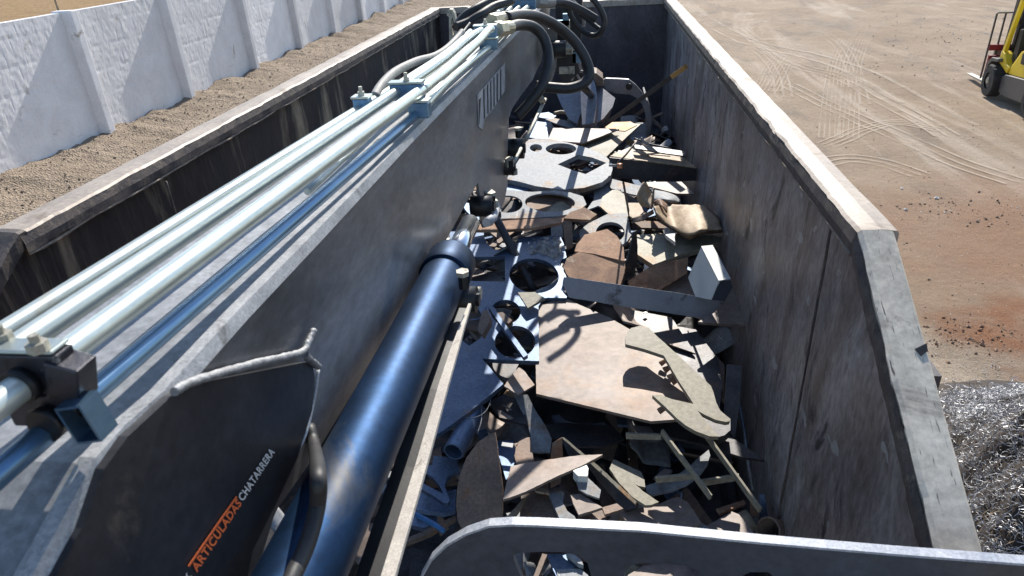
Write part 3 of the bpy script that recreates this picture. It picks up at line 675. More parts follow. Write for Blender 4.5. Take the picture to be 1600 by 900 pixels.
hose([(722, 52, 2.78), (728, 44, 2.85), (734, 36, 2.9)], .004, 'grey_hose')
# slotted lug plate standing left of the boom
P = [aty(x, y, 4.3) for x, y in zp(14, [(165, 520), (160, 200), (135, 180), (138, 125), (165, 108), (200, 110), (222, 150), (240, 230), (262, 330), (252, 430), (215, 480)])]
H = [[aty(x, y, 4.3) for x, y in zp(14, ell(205, 310, 15, 105, -3, 20))]]
V, F = plate(P, Vector((0, -1, 0)), .05, H); link('slotted_lug', V, F, 'nut_pale', boom)
c = aty(700, 68, 4.32); MB().tube([c+Vector((0, .03, -.05)), Vector((bx(4.35, -.2), 4.4, .1))], .03, 10).build('lug_arm', 'boom_dark', boom)
# cylinder on the right of the boom
XC = -0.405
def cy(x, y): return atx(x, y, XC)
c0, c1 = cy(480, 900), cy(695, 437)
dirc = (cy(690, 442)-cy(566, 700)).normalized()
c0 = cy(566, 700)-dirc*.75; c1 = cy(566, 700)+dirc*.80
mb = MB(); mb.tube([c0+(c1-c0)*t/12 for t in range(13)], .0605, 40); cyl = mb.build('cylinder_barrel', 'cyl_paint', boom, smooth=True)
mb = MB(); mb.tube([c1-dirc*.11, c1-dirc*.108, c1-dirc*.106, c1-dirc*.06, c1-dirc*.01, c1-dirc*.002, c1+dirc*.004, c1+dirc*.005], [.060, .067, .0685, .0685, .0685, .067, .062, .050], 40); mb.build('cylinder_gland', 'cyl_paint', cyl, smooth=True)
mb = MB(); mb.tube([c1-dirc*.0, c1+dirc*.30], .030, 28); mb.build('cylinder_rod', 'chrome', boom, smooth=True)
0 and bead([c1-dirc*(.12)+Vector((.0, 0, 0))+Vector((math.cos(a*.3)*.0, 0, 0)) for a in range(2)], .062, 'cyl_paint', parent=cyl, jit=0)
# flat bar right of the cylinder, its sunlit top painted pale
P = [onp(x, y, Vector((-.325, 1, -.13)), Vector((0, 0, 1))) for x, y in [(569, 985), (593, 900), (649, 722), (689, 584), (722, 512), (735, 472), (737, 478), (716, 560), (697, 620), (669, 722), (619, 900), (596, 985)]]
P = []
bar_c = [(583, 985, 26), (606, 900, 25), (659, 722, 20), (693, 600, 17), (709, 548, 14), (722, 508, 9), (734, 474, 5)]
L_, R2 = [], []
for x, y, wd in bar_c:
    p = atx(x, y, -.32); dpt = (p-CAM).dot(FWD); hw = wd/FPX*dpt/2*.9
    L_.append(p+Vector((-hw, 0, 0))); R2.append(p+Vector((hw, 0, 0)))
V = L_+R2+[p+Vector((0, 0, -.010)) for p in L_]+[p+Vector((0, 0, -.010)) for p in R2]; n = len(L_); F = []
for i in range(n-1): F += [(i, i+1, n+i+1, n+i), (i, i+1, 2*n+i+1, 2*n+i), (n+i, n+i+1, 3*n+i+1, 3*n+i), (2*n+i, 2*n+i+1, 3*n+i+1, 3*n+i)]
F += [(0, n, 3*n, 2*n), (n-1, 2*n-1, 4*n-1, 3*n-1)]
link('flat_bar', V, F, 'bar_sunlit', boom)
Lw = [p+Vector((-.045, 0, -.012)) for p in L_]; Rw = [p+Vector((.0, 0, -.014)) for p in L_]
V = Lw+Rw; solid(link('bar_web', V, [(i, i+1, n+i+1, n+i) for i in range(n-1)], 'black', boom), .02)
# lugs with capped pins
def lug(cx, cy_, X, r, cap, ring=None):
    p = atx(cx, cy_, X); mb = MB(); mb.tube([p+Vector((-.07, 0, 0)), p+Vector((.012, 0, 0))], r, 28); o = mb.build('pin_boss', 'black', boom, smooth=True)
    q = MB(); q.tube([p+Vector((.0, 0, 0)), p+Vector((.020, 0, 0))], [r*.55, r*.5], 6); q.build('pin_nut', 'boom_dark', o)
    c = atx(cap[0], cap[1], X+.005); q = MB(); q.tube([c-Vector((0, 0, .035)), c], .013, 8); q.build('bolt_shank', 'black', o)
    q = MB(); q.tube([c, c+Vector((0, 0, .012))], .017, 6); q.build('bolt_head', 'nut_pale', o)
    return o
lug(738, 468, -.335, .036, (723, 430)); b_ = atx(752, 458, -.32)
mb = MB(); mb.tube([b_+Vector((-.03, 0, 0)), b_], .018, 16); mb.build('pin_collar', 'nut_pale', boom, smooth=True)
lug(815, 232, -.385, .050, (809, 203)); lug(799, 262, -.40, .034, (797, 250)); lug(765, 322, -.41, .040, (768, 305))
for (x, y, X, s) in ((796, 254, -.40, .035), (765, 306, -.415, .036), (772, 318, -.40, .028), (803, 268, -.39, .028)):
    q = MB(); q.box(atx(x, y, X), (s, s, s*1.1), Matrix.Rotation(.5, 3, 'Z')); o = q.build('square_nut', 'nut_pale', boom); bv = o.modifiers.new('b', 'BEVEL'); bv.width = .004; bv.segments = 2
# spikes/levers beside the lugs
for a, b, r in (((852, 155), (822, 218), .011), ((814, 232), (804, 252), .008), ((842, 150), (848, 158), .02)):
    q = MB(); q.tube([atx(*a, -.37), atx(*b, -.37)], r, 10); q.build('lever', 'nut_pale', boom, smooth=True)
p = [atx(x, y, -.40) for x, y in [(760, 348), (770, 340), (776, 322)]]
MB().tube(p, [.016, .018, .016], 10).build('end_lip', 'boom_edge', boom, smooth=True)
# far-end pin, bracket plates and the hanging arm
P = [aty(x, y, 4.5) for x, y in zp(13, [(60, 170), (85, 165), (112, 185), (114, 300), (108, 400), (80, 492), (62, 480)])]
V, F = plate(P, Vector((0, -1, 0)), .04); link('end_bracket', V, F, 'boom_paint', boom)
p = aty(*zp(13, [(100, 290)])[0], 4.45); mb = MB(); mb.tube([p+Vector((-.05, 0, 0)), p+Vector((.07, 0, 0))], .052, 24); mb.build('elbow_pin', 'black', boom, smooth=True)
mb = MB(); mb.tube([p+Vector((.07, 0, 0)), p+Vector((.11, 0, 0))], .035, 6); mb.build('pin_nut', 'nut_pale', boom)
P = [aty(x, y, 4.9) for x, y in zp(13, [(100, -60), (260, -60), (262, 120), (250, 260), (225, 330), (250, 420), (180, 480), (100, 420), (110, 200)])]
V, F = plate(P, Vector((0, -1, 0)), .25); link('folded_arm', V, F, 'boom_dark', boom)
rnd = random.Random(5)
for k in range(9):
    x, y = rnd.uniform(872, 905), rnd.uniform(20, 118); q = MB(); q.box(aty(x, y, 4.62), (rnd.uniform(.03, .07), .05, rnd.uniform(.03, .08))); q.build('valve_block', rnd.choice(['nut_pale', 'zinc_skyblue', 'boom_dark']), boom)
# black hose curving below the reinforcing plate
p = [onb(484, 668, -.004), onb(492, 700, .03)]+[atx(x, y, -.345) for x, y in [(497, 740), (496, 790), (480, 850), (455, 905), (430, 960)]]
MB().tube(spline(p, 8), .0105, 16).build('hydraulic_hose', 'rubber', boom, smooth=True)

# ---------------------------------------------------------------- guard panel in front of the camera position
pz = Vector((0, .95, 0)); pn = Vector((0, -1, 0.0))
arc = [(645, 985), (650, 940), (660, 903), (676, 875), (700, 852), (730, 835), (765, 823), (800, 821), (840, 822)]
out = arc+[(1000, 830), (1200, 850), (1400, 867), (1700, 890), (1700, 1100), (645, 1100)]
H = [[(800, 868), (812, 864), (850, 862), (880, 863), (905, 868), (918, 880), (925, 905), (925, 985), (840, 985), (825, 930)],
     [(975, 895), (985, 884), (1000, 880), (1040, 881), (1075, 884), (1090, 893), (1098, 915), (1090, 985), (985, 985)],
     [(1160, 900), (1172, 894), (1200, 894), (1215, 905), (1215, 985), (1160, 985)], [(725, 920), (742, 898), (752, 910), (760, 985), (725, 985)]]
P = [onp(x, y, pz, pn) for x, y in out]; HH = [[onp(x, y, pz, pn) for x, y in spl] for spl in H]
V, F = plate(P, pn, .016, HH); gp = link('guard_panel', V, F, 'panel_paint')
P2 = [onp(x, y, pz, pn) for x, y in out[:-2]]; V = []; F = []
for i, p in enumerate(P2):
    t = (P2[min(i+1, len(P2)-1)]-P2[max(i-1, 0)]).normalized(); up = Vector((-t.z, 0, t.x))
    if up.z < 0: up = -up
    if i < 3: up = Vector((-abs(up.x), 0, up.z))
    V += [p+up*.001+Vector((0, -.003, -.001)), p+up*.0045+Vector((0, -.002, 0)), p+up*.0045+Vector((0, .018, 0)), p+up*.001+Vector((0, .019, -.001))]
for i in range(len(P2)-1):
    for k in range(3): a = i*4+k; F.append((a, a+1, a+5, a+4))
link('painted_lit_edge', V, F, 'panel_edge', gp, smooth=False)  # pale strip paints sunlight along the dark panel's top edge
tag(gp, 'dark steel guard panel with a rounded corner and cut slots in the foreground', 'guard panel')

# ================================================================ GRAPPLE at the far end
gr = thing('scrap_grapple', 'blue grey clamshell grapple lying on the load by the end wall', 'grapple', (0.1, 6.5, -.9))
metal('grapple_paint', (0.28, 0.28, 0.30), (0.19, 0.19, 0.21), (0.1, 0.08, 0.07), 0.2, 0.35, 0.45, 0.15, 6)
def gpl(name, pts, Y, th, mat='grapple_paint', holes=(), curve=False, nrm=None):
    P = [aty(x, y, Y) for x, y in zp(13, pts)]
    if nrm:
        c_ = sum(P, Vector())/len(P); n_ = Vector(nrm).normalized(); V, F = plate([onp(x, y, c_, n_) for x, y in zp(13, pts)], n_, th); return link(name, V, F, mat, gr)
    if curve: P = spline(P+[P[0]], 4)[:-1]
    H = [[aty(x, y, Y) for x, y in zp(13, h)] for h in holes]
    V, F = plate(P, Vector((0, -1, 0)), th, H); return link(name, V, F, mat, gr)
jaw = [(380, 470), (400, 460), (470, 462), (535, 466), (575, 497), (612, 540), (640, 590), (658, 640), (667, 700), (660, 760), (645, 820), (618, 812), (632, 760), (636, 705), (628, 655), (612, 610), (578, 572), (540, 553), (455, 547), (400, 530)]
gpl('jaw_side_plate', jaw, 6.15, .04); gpl('jaw_side_plate', jaw, 6.75, .04)
rows = [[aty(x, y, 6.19) for x, y in zp(13, jaw[6:11])], [aty(x, y, 6.19)+Vector((0, .56, 0)) for x, y in zp(13, jaw[6:11])]]
V, F = loft(rows, 4); solid(link('jaw_shell', V, F, 'grapple_paint', gr), .015, 0)
p = aty(*zp(13, [(535, 505)])[0], 6.14); MB().tube([p+Vector((0, -.03, 0)), p+Vector((0, .05, 0))], .028, 16).build('pivot_pin', 'boom_dark', gr)
jw2 = [(110, 545), (150, 530), (215, 516), (262, 545), (262, 640), (230, 725), (185, 700), (140, 620)]
gpl('left_jaw', jw2, 5.95, .15, nrm=(-.2, -.6, .6))
gpl('hydraulic_housing', [(250, 500), (265, 472), (285, 440), (305, 420), (325, 455), (340, 505), (347, 560), (345, 620), (335, 720), (262, 730), (255, 640)], 5.85, .12, nrm=(-.1, -.4, .6))
gpl('right_cheek', [(345, 506), (375, 510), (455, 575), (440, 625), (385, 695), (345, 720)], 5.90, .12, nrm=(.15, -.4, .7))
gpl('hinge_block', [(320, 425), (345, 430), (382, 460), (388, 505), (345, 502)], 5.98, .25, 'brown_steel')
gpl('valve_block', [(140, 420), (185, 390), (250, 395), (265, 440), (250, 500), (180, 510), (140, 480)], 6.1, .2, 'boom_dark')
for q in [((190, 400), (255, 480)), ((250, 400), (200, 470)), ((160, 440), (262, 420))]:
    a, b = [aty(*zp(13, [t])[0], 6.05) for t in q]; MB().tube(spline([a, a.lerp(b, .5)+Vector((0, -.04, .03)), b], 6), .012, 8).build('grease_hose', 'nut_pale', gr, smooth=True)
a, b = aty(905, 130, 5.0), aty(925, 150, 5.9); MB().tube([a, b], .028, 14).build('rotator', 'boom_dark', gr, smooth=True)

# ================================================================ THE LOAD: every piece its own object
SC_G = None
def C(zone, cx, cy, rx, ry, rot=0, n=32): return ell(cx, cy, rx, ry, rot, n)
# ---- back of the load
piece('steel_plate', 'small blue shaded steel plate beside the boom end lugs', 5, [(470, 118), (545, 128), (562, 238), (430, 222), (445, 160)], -.84, 'skyblue_steel', (0, .05), th=.02)
piece('steel_plate', 'pinkish brown plate with a long pointed right end, near the grapple', 5, [(590, 163), (1012, 168), (900, 215), (785, 258), (640, 248), (556, 240)], -.76, 'pink_scale', (.03, .08), th=.012)
piece('steel_plate', 'pale plate with an orange rusty far end under the long pole', 5, [(890, 132), (1150, 138), (1060, 220), (930, 347), (765, 268), (800, 225)], -.79, 'olive_steel', (.05, .06), th=.012)
piece('rusty_patch', 'flat orange rusted sheet scrap below the pole, next to the pale plate', 5, [(935, 128), (1085, 122), (1125, 145), (1050, 182), (900, 168)], -.765, 'orange_tip', (.05, .06), th=.004)
piece('steel_disc', 'big pale steel disc with a wedge cut out and a round hole', 5,
      [(290, 490), (330, 430), (395, 330), (420, 240), (480, 228), (560, 232), (690, 258), (830, 298), (930, 348), (965, 385), (970, 425), (958, 465), (905, 508), (790, 545), (650, 557), (480, 535), (370, 505)],
      -.80, 'pale_steel', (.02, .10), th=.035, holes=[C(5, 640, 297, 98, 36), [(618, 396), (690, 362), (748, 334), (840, 352), (930, 386), (870, 420), (797, 458), (705, 430)], C(5, 480, 290, 40, 24, 0, 20)])
piece('steel_plate', 'blue shaded plate poking out under the left of the big pale disc', 5, [(280, 495), (455, 540), (400, 585), (270, 560)], -.87, 'skyblue_steel', (0, .05), th=.02)
piece('cut_out_sheet', 'pale sheet with two oval cut-outs in front of the big disc', 5, [(250, 560), (330, 560), (450, 572), (600, 562), (700, 575), (780, 600), (803, 650), (760, 690), (690, 715), (600, 728), (450, 738), (260, 742)],
      -.84, 'pale_steel', (.02, .05), th=.012, holes=[C(5, 570, 640, 160, 60, 2), C(5, 300, 650, 95, 55)])
piece('steel_plate', 'brown lit plate seen through the oval cut-out', 5, [(430, 590), (640, 575), (740, 640), (700, 700), (520, 700), (420, 670)], -.92, 'brown_steel', (0, 0))
piece('steel_plate', 'bright scrap corner lying inside the oval cut-out', 5, [(610, 640), (650, 632), (700, 668), (690, 705), (545, 702)], -.895, 'olive_steel', (0, 0))
piece('flat_bar', 'long rusty speckled flat bar below the oval cut-outs', 5, [(60, 790), (200, 762), (420, 745), (640, 735), (700, 742), (650, 765), (480, 798), (280, 815), (70, 815)], -.86, 'rusty', (0, .05), th=.018)
piece('angle_piece', 'ridged rusty angle offcut right of the speckled bar', 5, [(655, 740), (700, 700), (790, 670), (870, 715), (825, 750), (740, 745)], -.83, 'rusty', (.15, .1), th=.02)
piece('steel_plate', 'brown plate leaning by the pole foot near the grapple', 5, [(770, 150), (870, 100), (945, 112), (985, 125), (890, 160)], -.80, 'brown_steel', (0, .25))
piece('curved_strip', 'pale curved strip behind the pinkish brown plate', 5, [(540, 108), (600, 100), (690, 120), (770, 158), (700, 160), (610, 135)], -.80, 'pale_steel', (0, .1), curve=False)
piece('blue_offcuts', 'little jagged blue offcut at the boom tip', 5, [(500, 70), (560, 62), (610, 85), (585, 105), (530, 100), (490, 92)], -.82, 'skyblue_steel', (0, .1), th=.02)
r_ = MB(); P = [atz(x, y, -.78) for x, y in zp(5, [(595, 72), (640, 62), (690, 72), (705, 95), (690, 112)])]; r_.tube(spline(P, 6), .016, 10)
tag(r_.build('bent_tube', 'olive_steel', smooth=True), 'short bent pale tube lying in front of the grapple', 'tube')
piece('thin_plate', 'upright thin dark blade in front of the grapple cheek', 4, [(625, 775), (735, 672), (790, 676), (770, 720), (690, 800)], -.72, 'grapple_paint', nrm=(-.15, -1, .35), th=.008)
# ---- right back
piece('steel_sheet', 'long tan sheet sloping to the right wall, above the dark channel', 6, [(55, 178), (208, 108), (300, 128), (420, 150), (520, 188), (606, 252), (430, 228), (200, 200)], -.78, 'tan_sheet', (-.02, .05), th=.008)
piece('steel_channel', 'big dark channel lying across under the tan sheet', 6, [(50, 190), (300, 215), (608, 258), (625, 335), (400, 345), (60, 318)], -.86, 'dark_steel', nrm=(-.03, -1, .15), th=.04)
piece('steel_plate', 'dark flat bar above the tan sheet by the right wall', 6, [(205, 105), (370, 125), (540, 150), (535, 178), (400, 160), (215, 128)], -.73, 'dark_steel', (0, .1), th=.01)
piece('steel_plate', 'tan plate with a cut corner right of the crumpled sheets', 6, [(285, 345), (510, 343), (592, 420), (480, 418), (300, 372)], -.83, 'pink_scale', (0, .05), th=.012)
piece('steel_plate', 'pale square scrap between the big disc and the dark channel', 6, [(55, 322), (145, 345), (262, 372), (240, 432), (180, 420), (60, 385), (40, 340)], -.87, 'pale_steel', (.05, .05), th=.01)
piece('steel_plate', 'crooked pale plate corner just right of the big disc', 6, [(5, 440), (70, 395), (110, 395), (160, 440), (185, 560), (140, 580), (40, 545), (-10, 500)], -.88, 'olive_steel', (-.1, .1), th=.01)
piece('steel_plate', 'pale plate in sun with a ragged left side below the disc', 5, [(855, 555), (940, 515), (1010, 560), (1065, 650), (1065, 705), (940, 712), (880, 660), (800, 690), (850, 620)], -.91, 'pale_steel', (0, .1), th=.01)
piece('ring_plate', 'pale plate with a half shaded round hole above the brown block', 5, [(755, 820), (820, 770), (940, 712), (1062, 708), (1092, 845), (1060, 890), (1000, 930), (860, 930), (770, 895)], -.92, 'pale_steel', (0, .12), th=.02, holes=[C(5, 955, 830, 92, 66)])
piece('thin_rod', 'thin dark flat strip standing between the pale plates', 6, [(132, 350), (145, 348), (198, 640), (185, 650)], -.78, 'dark_steel', (0, -.8), th=.006)
piece('tan_offcut', 'small tan offcut left of the crumpled sheets', 6, [(170, 478), (245, 478), (268, 535), (215, 585), (178, 560)], -.84, 'tan_sheet', (.1, .1), th=.01)
def rod(name, label, pts, r, mat, cat, seg=10, zone=0, sm=True):
    P = [atz(x, y, z) for (x, y), z in zip(zp(zone, [(p[0], p[1]) for p in pts]), [p[2] for p in pts])]
    mb = MB(); mb.tube(spline(P, 5) if len(P) > 2 else P, r, seg); return tag(mb.build(name, mat, smooth=sm), label, cat)
pl_a, pl_b = atz(938, 200, -.78), atx(1072, 104, .60)
pole = thing('steel_pole', 'long dark square pole with an orange painted tip, propped on the right wall', 'pole', tuple(pl_a))
MB().tube([pl_a, pl_a.lerp(pl_b, .86)], .024, 4).build('shaft', 'dark_steel', pole)
MB().tube([pl_a.lerp(pl_b, .86), pl_b], .0245, 4).build('painted_tip', 'orange_tip', pole)
rod('copper_rod', 'short rod with a copper coloured end beside the disc', [(950, 402, -.76), (1000, 404, -.75)], .009, 'pale_steel', 'rod', zone=5)
rod('copper_lump', 'tiny copper coloured blob at the end of a short rod', [(1000, 405, -.75), (1032, 406, -.75)], .018, 'copper', 'lump', zone=5)
rod('thin_rod', 'thin dark rod slanting down in front of the pale square scrap', [(1110, 265, -.70), (1050, 340, -.75), (990, 400, -.80)], .007, 'dark_steel', 'rod', zone=5)
rod('thin_rod', 'thin bent rod poking up behind the tan sheet', [(250, 62, -.68), (285, 100, -.72), (370, 128, -.75)], .009, 'pale_steel', 'rod', zone=6)
rod('thin_rod', 'thin rod touching the right wall behind the tan sheet', [(210, 65, -.70), (300, 100, -.72), (440, 130, -.74)], .006, 'dark_steel', 'rod', zone=6)
# crumpled tan sheets
cs = thing('crumpled_sheets', 'crumpled stack of torn tan sheets against the right wall', 'crumpled sheets', tuple(atz(1070, 340, -.85)))
def z6(x, y, z): return atz(*zp(6, [(x, y)])[0], z)
for k in range(4):
    dz = -.013*k; j = 6*k
    rows = [[z6(335, 498+j, -.70+dz), z6(420, 488+j*.3, -.78+dz), z6(520, 492, -.76+dz), z6(600+j, 490, -.74+dz), z6(655+j, 500, -.76+dz)],
            [z6(345, 520+j, -.71+dz), z6(430, 545+j, -.79+dz), z6(540, 560, -.75+dz), z6(640, 555, -.74+dz), z6(745+j, 580, -.77+dz)],
            [z6(350, 540+j, -.72+dz), z6(450, 615+j, -.79+dz), z6(545, 670+j, -.77+dz), z6(640, 640+j, -.74+dz), z6(755+j, 618, -.78+dz)],
            [z6(352, 552+j, -.73+dz), z6(460, 640+j, -.80+dz), z6(560, 696+j, -.80+dz), z6(655, 662+j, -.76+dz), z6(772, 646+j, -.78+dz)]]
    V, F = loft(rows, 6); V = [v+Vector((0, 0, .006*noise.noise(v*30+Vector((k, 0, 0))))) for v in V]
    solid(link('sheet', V, F, 'tan_sheet' if k == 0 else 'brown_steel', cs, smooth=True), .005)
for k, (rows, mt_) in enumerate([
    ([[z6(262, 352, -.66), z6(225, 440, -.74), z6(255, 500, -.78)], [z6(275, 345, -.64), z6(270, 430, -.71), z6(310, 512, -.76)], [z6(290, 365, -.66), z6(320, 430, -.72), z6(330, 505, -.75)]], 'tan_sheet'),
    ([[z6(330, 380, -.66), z6(322, 450, -.71), z6(310, 515, -.75)], [z6(338, 392, -.67), z6(332, 450, -.72), z6(322, 520, -.76)]], 'tan_sheet'),
    ([[z6(200, 575, -.80), z6(260, 555, -.78), z6(330, 520, -.74)], [z6(198, 605, -.82), z6(262, 590, -.80), z6(335, 545, -.77)]], 'brown_steel'),
    ([[z6(335, 470, -.74), z6(370, 455, -.72), z6(420, 490, -.74)], [z6(340, 500, -.76), z6(385, 500, -.73), z6(418, 545, -.76)]], 'brown_steel')]):
    V, F = loft(rows, 5); solid(link('folded_flap', V, F, mt_, cs, smooth=True), .006, 0)
rows = [[z6(320, 395, -.84), z6(400, 405, -.80), z6(470, 430, -.80), z6(500, 460, -.83)], [z6(330, 450, -.80), z6(390, 450, -.76), z6(450, 460, -.76), z6(495, 475, -.80)], [z6(340, 480, -.83), z6(380, 480, -.80), z6(430, 495, -.80), z6(475, 500, -.83)]]
V, F = loft(rows, 5); tag(solid(link('rolled_sheet', V, F, 'pale_steel', None, smooth=True), .006), 'pale rolled sheet end behind the crumpled tan sheets', 'rolled sheet')
piece('chipped_plate', 'thick pale chipped plate with a pointed near corner under the crumpled sheets', 8, [(560, 60), (600, 30), (900, 20), (1120, 30), (1235, 52), (1140, 100), (930, 165), (722, 240), (614, 170)], -.88, 'olive_steel', (0, .08), th=.03)
piece('small_wad', 'little pale blue crumpled wad beneath the crumpled sheets', 6, [(400, 640), (440, 630), (475, 655), (465, 700), (470, 728), (430, 700), (405, 680)], -.82, 'white_paint', (.1, -.3), th=.02)
piece('rusty_plate', 'rust red upright plate below the chipped pale plate', 8, [(545, 358), (690, 262), (800, 225), (968, 188), (962, 300), (880, 350), (760, 425), (560, 400)], -.95, 'rusty', nrm=(.2, -.7, .9), th=.02)
piece('flat_plate', 'dim plate lying between the rust red plate and the white channel', 8, [(770, 420), (960, 300), (1020, 330), (1060, 440), (1120, 490), (900, 470)], -1.02, 'pink_scale', (0, .05))
# white channel end
ch = thing('white_channel', 'short white painted box channel standing on end by the right wall', 'channel', tuple(atz(1110, 420, -.95)))
q = lambda x, y, z: atz(*zp(8, [(x, y)])[0], z)
A, B, D, E1 = q(1062, 112, -.72), q(1184, 354, -.76), q(968, 333, -.90), q(1142, 104, -.725)
qq = lambda x, y, n_: onp(*zp(8, [(x, y)])[0], A, n_)
nn = (B-A).cross(D-A).normalized(); nn = nn if nn.dot(CAM-A) > 0 else -nn
V, F = plate([A, B, qq(1130, 488, nn), qq(1020, 466, nn), D], nn, .006); link('web', V, F, 'white_paint', ch)
n2 = (E1-A).cross(B-A).normalized(); n2 = n2 if n2.dot(CAM-A) > 0 else -n2
V, F = plate([p+nn*.0015+n2*.001 for p in (A, B, qq(1270, 342, n2), E1)], n2, .006); link('flange', V, F, 'white_paint', ch)
F2_ = qq(1268, 346, n2); n3 = (CAM-B).normalized()
V, F = plate([B-n3*.01+Vector((.004, 0, 0)), onp(*zp(8, [(1264, 350)])[0], B-n3*.01, n3), onp(*zp(8, [(1283, 400)])[0], B-n3*.01, n3), onp(*zp(8, [(1225, 497)])[0], B-n3*.01, n3), onp(*zp(8, [(1134, 489)])[0], B-n3*.01, n3)], n3, .003); link('painted_inner_shade', V, F, 'black', ch)  # black sheet painted as the shade inside the channel
piece('long_flat_bar', 'long pale grey bar on edge across the load with a chipped middle', 8, [(95, 330), (125, 330), (560, 392), (900, 440), (1240, 500), (1240, 560), (1150, 640), (1060, 616), (800, 578), (450, 525), (130, 472), (85, 380)], -.93, 'grey_paint', nrm=(.12, -1, .45), th=.012)
piece('steel_plate', 'pale triangular plate corner at the right end of the long grey bar', 8, [(1140, 100), (1190, 150), (1285, 400), (1380, 662), (1200, 655), (1038, 642), (1150, 580), (1230, 500)], -.945, 'pink_scale', (-.02, .06), th=.014)
# brown block group
piece('rusty_block', 'brown pitted slab with dirt on it, left of the standing blade', 8, [(112, 200), (200, 150), (310, 172), (525, 235), (520, 300), (490, 385), (330, 362), (130, 330), (90, 260)], -.87, 'rusty', (.05, .22), th=.03, amp=.004)
piece('steel_plate', 'pale brown dirty plate leaning above the pitted slab', 8, [(185, 100), (240, 30), (400, -10), (470, 40), (515, 120), (522, 215), (310, 165), (170, 145)], -.83, 'rusty', (.05, .10), th=.015)
piece('standing_blade', 'dark blade standing upright at the left end of the rust red plate', 8, [(590, 10), (606, 0), (614, 120), (612, 240), (560, 320), (492, 388), (510, 300), (560, 150)], -.84, 'dark_steel', nrm=(1, -.8, .35), th=.01)
piece('upright_plate', 'narrow brown plate on end behind the grey crust', 7, [(945, 70), (1010, 78), (1020, 270), (975, 290), (955, 200)], -.88, 'brown_steel', nrm=(0, -1, .6))
piece('steel_strip', 'small pale strip beside the narrow brown plate', 7, [(855, 100), (938, 85), (948, 190), (860, 195)], -.90, 'pale_steel', nrm=(0, -1, .9))
# perforated skeleton plate
o_ = zp(7, [(100, 150), (165, 150), (358, 160), (368, 205), (385, 240), (430, 280), (490, 296), (545, 290), (595, 262), (615, 225), (620, 190), (700, 188), (800, 185), (930, 190), (955, 250), (972, 340), (935, 360), (925, 390), (945, 420), (975, 445), (985, 480), (955, 510), (942, 545), (955, 590), (975, 630), (972, 642), (830, 640), (800, 645), (765, 700)]) + \
     zp(9, [(660, 78), (662, 250), (665, 425), (480, 420), (300, 410), (360, 480), (435, 572), (330, 660), (200, 765), (20, 892), (-40, 900), (0, 600), (120, 400), (165, 290), (220, 328), (290, 280), (320, 180), (260, 60)]) + \
     zp(7, [(240, 560), (160, 420)])
piece('perforated_plate', 'large steel cutting skeleton with round and square holes and a pointed blue corner', 0, o_, -.96, 'skyblue_steel', (.0, .06), th=.022,
      holes=[zp(7, [(240, 338), (515, 336), (518, 522), (245, 515)]), zp(7, C(7, 732, 478, 184, 128, 6)), zp(9, C(9, 450, 112, 96, 78)), zp(9, C(9, 510, 303, 130, 103))])
piece('steel_bar', 'blue grey flat bar lying diagonally over two round holes', 9, [(340, 82), (372, 78), (480, 235), (592, 385), (565, 402), (440, 225)], -.90, 'skyblue_steel', (0, .1), th=.02)
piece('steel_chunk', 'small dark chunk resting in the upper round hole', 9, [(398, 118), (430, 112), (492, 165), (470, 185), (430, 178)], -.93, 'brown_steel', (.1, .2), th=.03)
piece('steel_chunk', 'brown crooked chunk beside the pin boss and blue wire', 9, [(300, 110), (330, 95), (350, 140), (345, 180), (300, 260), (270, 230), (285, 160)], -.86, 'brown_steel', (.3, .3), th=.03)
piece('square_plate', 'small pale square plate with a rusty middle on the round hole edge', 7, [(612, 600), (738, 598), (812, 642), (685, 716)], -.915, 'olive_steel', (.05, .15), th=.014)
# slag crust
P0 = zp(7, [(660, 300), (700, 215), (790, 195), (930, 195), (955, 250), (968, 340), (905, 385), (850, 360), (760, 335), (690, 345)])
cx = sum(p[0] for p in P0)/10; cyy = sum(p[1] for p in P0)/10
V = []; F = []; rings = 9; n = 60
ang = [P0[int(k/n*10) % 10] for k in range(n)]
for i in range(rings+1):
    t = i/rings
    for k in range(n):
        u = k/n*10; a, b = P0[int(u) % 10], P0[(int(u)+1) % 10]; f = u-int(u)
        x, y = a[0]+(b[0]-a[0])*f, a[1]+(b[1]-a[1])*f
        s = 1-t; p = atz(cx+(x-cx)*s, cyy+(y-cyy)*s, -.945)
        h = (.012+.022*min(1, t*3))*(.5+.9*abs(noise.noise(p*24)))+.012*noise.noise(p*60); p += Vector((0, 0, h if i else -.01)); V.append(p)
for i in range(rings):
    for k in range(n): F.append((i*n+k, i*n+(k+1) % n, (i+1)*n+(k+1) % n, (i+1)*n+k))
tag(link('slag_crust', V, F, 'slag'), 'rough grey slag crust stuck on the top corner of the perforated plate', 'slag')
rod('dark_tube', 'dark round bar poking through the round hole of the perforated plate', [(455, 60, -.78), (560, 260, -.90), (735, 600, -1.10)], .024, 'dark_steel', 'bar', 14, zone=7)
# main pink plate and claw
piece('big_plate', 'largest pinkish brown plate in the middle of the load', 0, [(836, 478), (858, 472), (880, 464), (905, 476), (950, 495), (985, 515), (1050, 555), (1095, 590), (1095, 650), (1060, 655), (1017, 658), (930, 637), (838, 615), (837, 560)], -.99, 'pink_scale', (.03, .04), th=.014, amp=.001)
piece('claw_shaped_plate', 'olive grey claw shaped cut plate lying on the big pinkish plate', 10,
      [(290, 216), (288, 172), (303, 140), (325, 121), (375, 109), (425, 120), (470, 165), (600, 282), (790, 460), (806, 500), (822, 560), (845, 605), (905, 655), (900, 668), (878, 672), (820, 660), (765, 635), (712, 606), (770, 680), (835, 757), (780, 755), (700, 725), (640, 690), (590, 650), (530, 590), (448, 515), (490, 512), (560, 538), (690, 567), (650, 505), (600, 430), (515, 283), (400, 245)],
      -.92, 'olive_steel', (-.03, .13), th=.018, amp=.001)
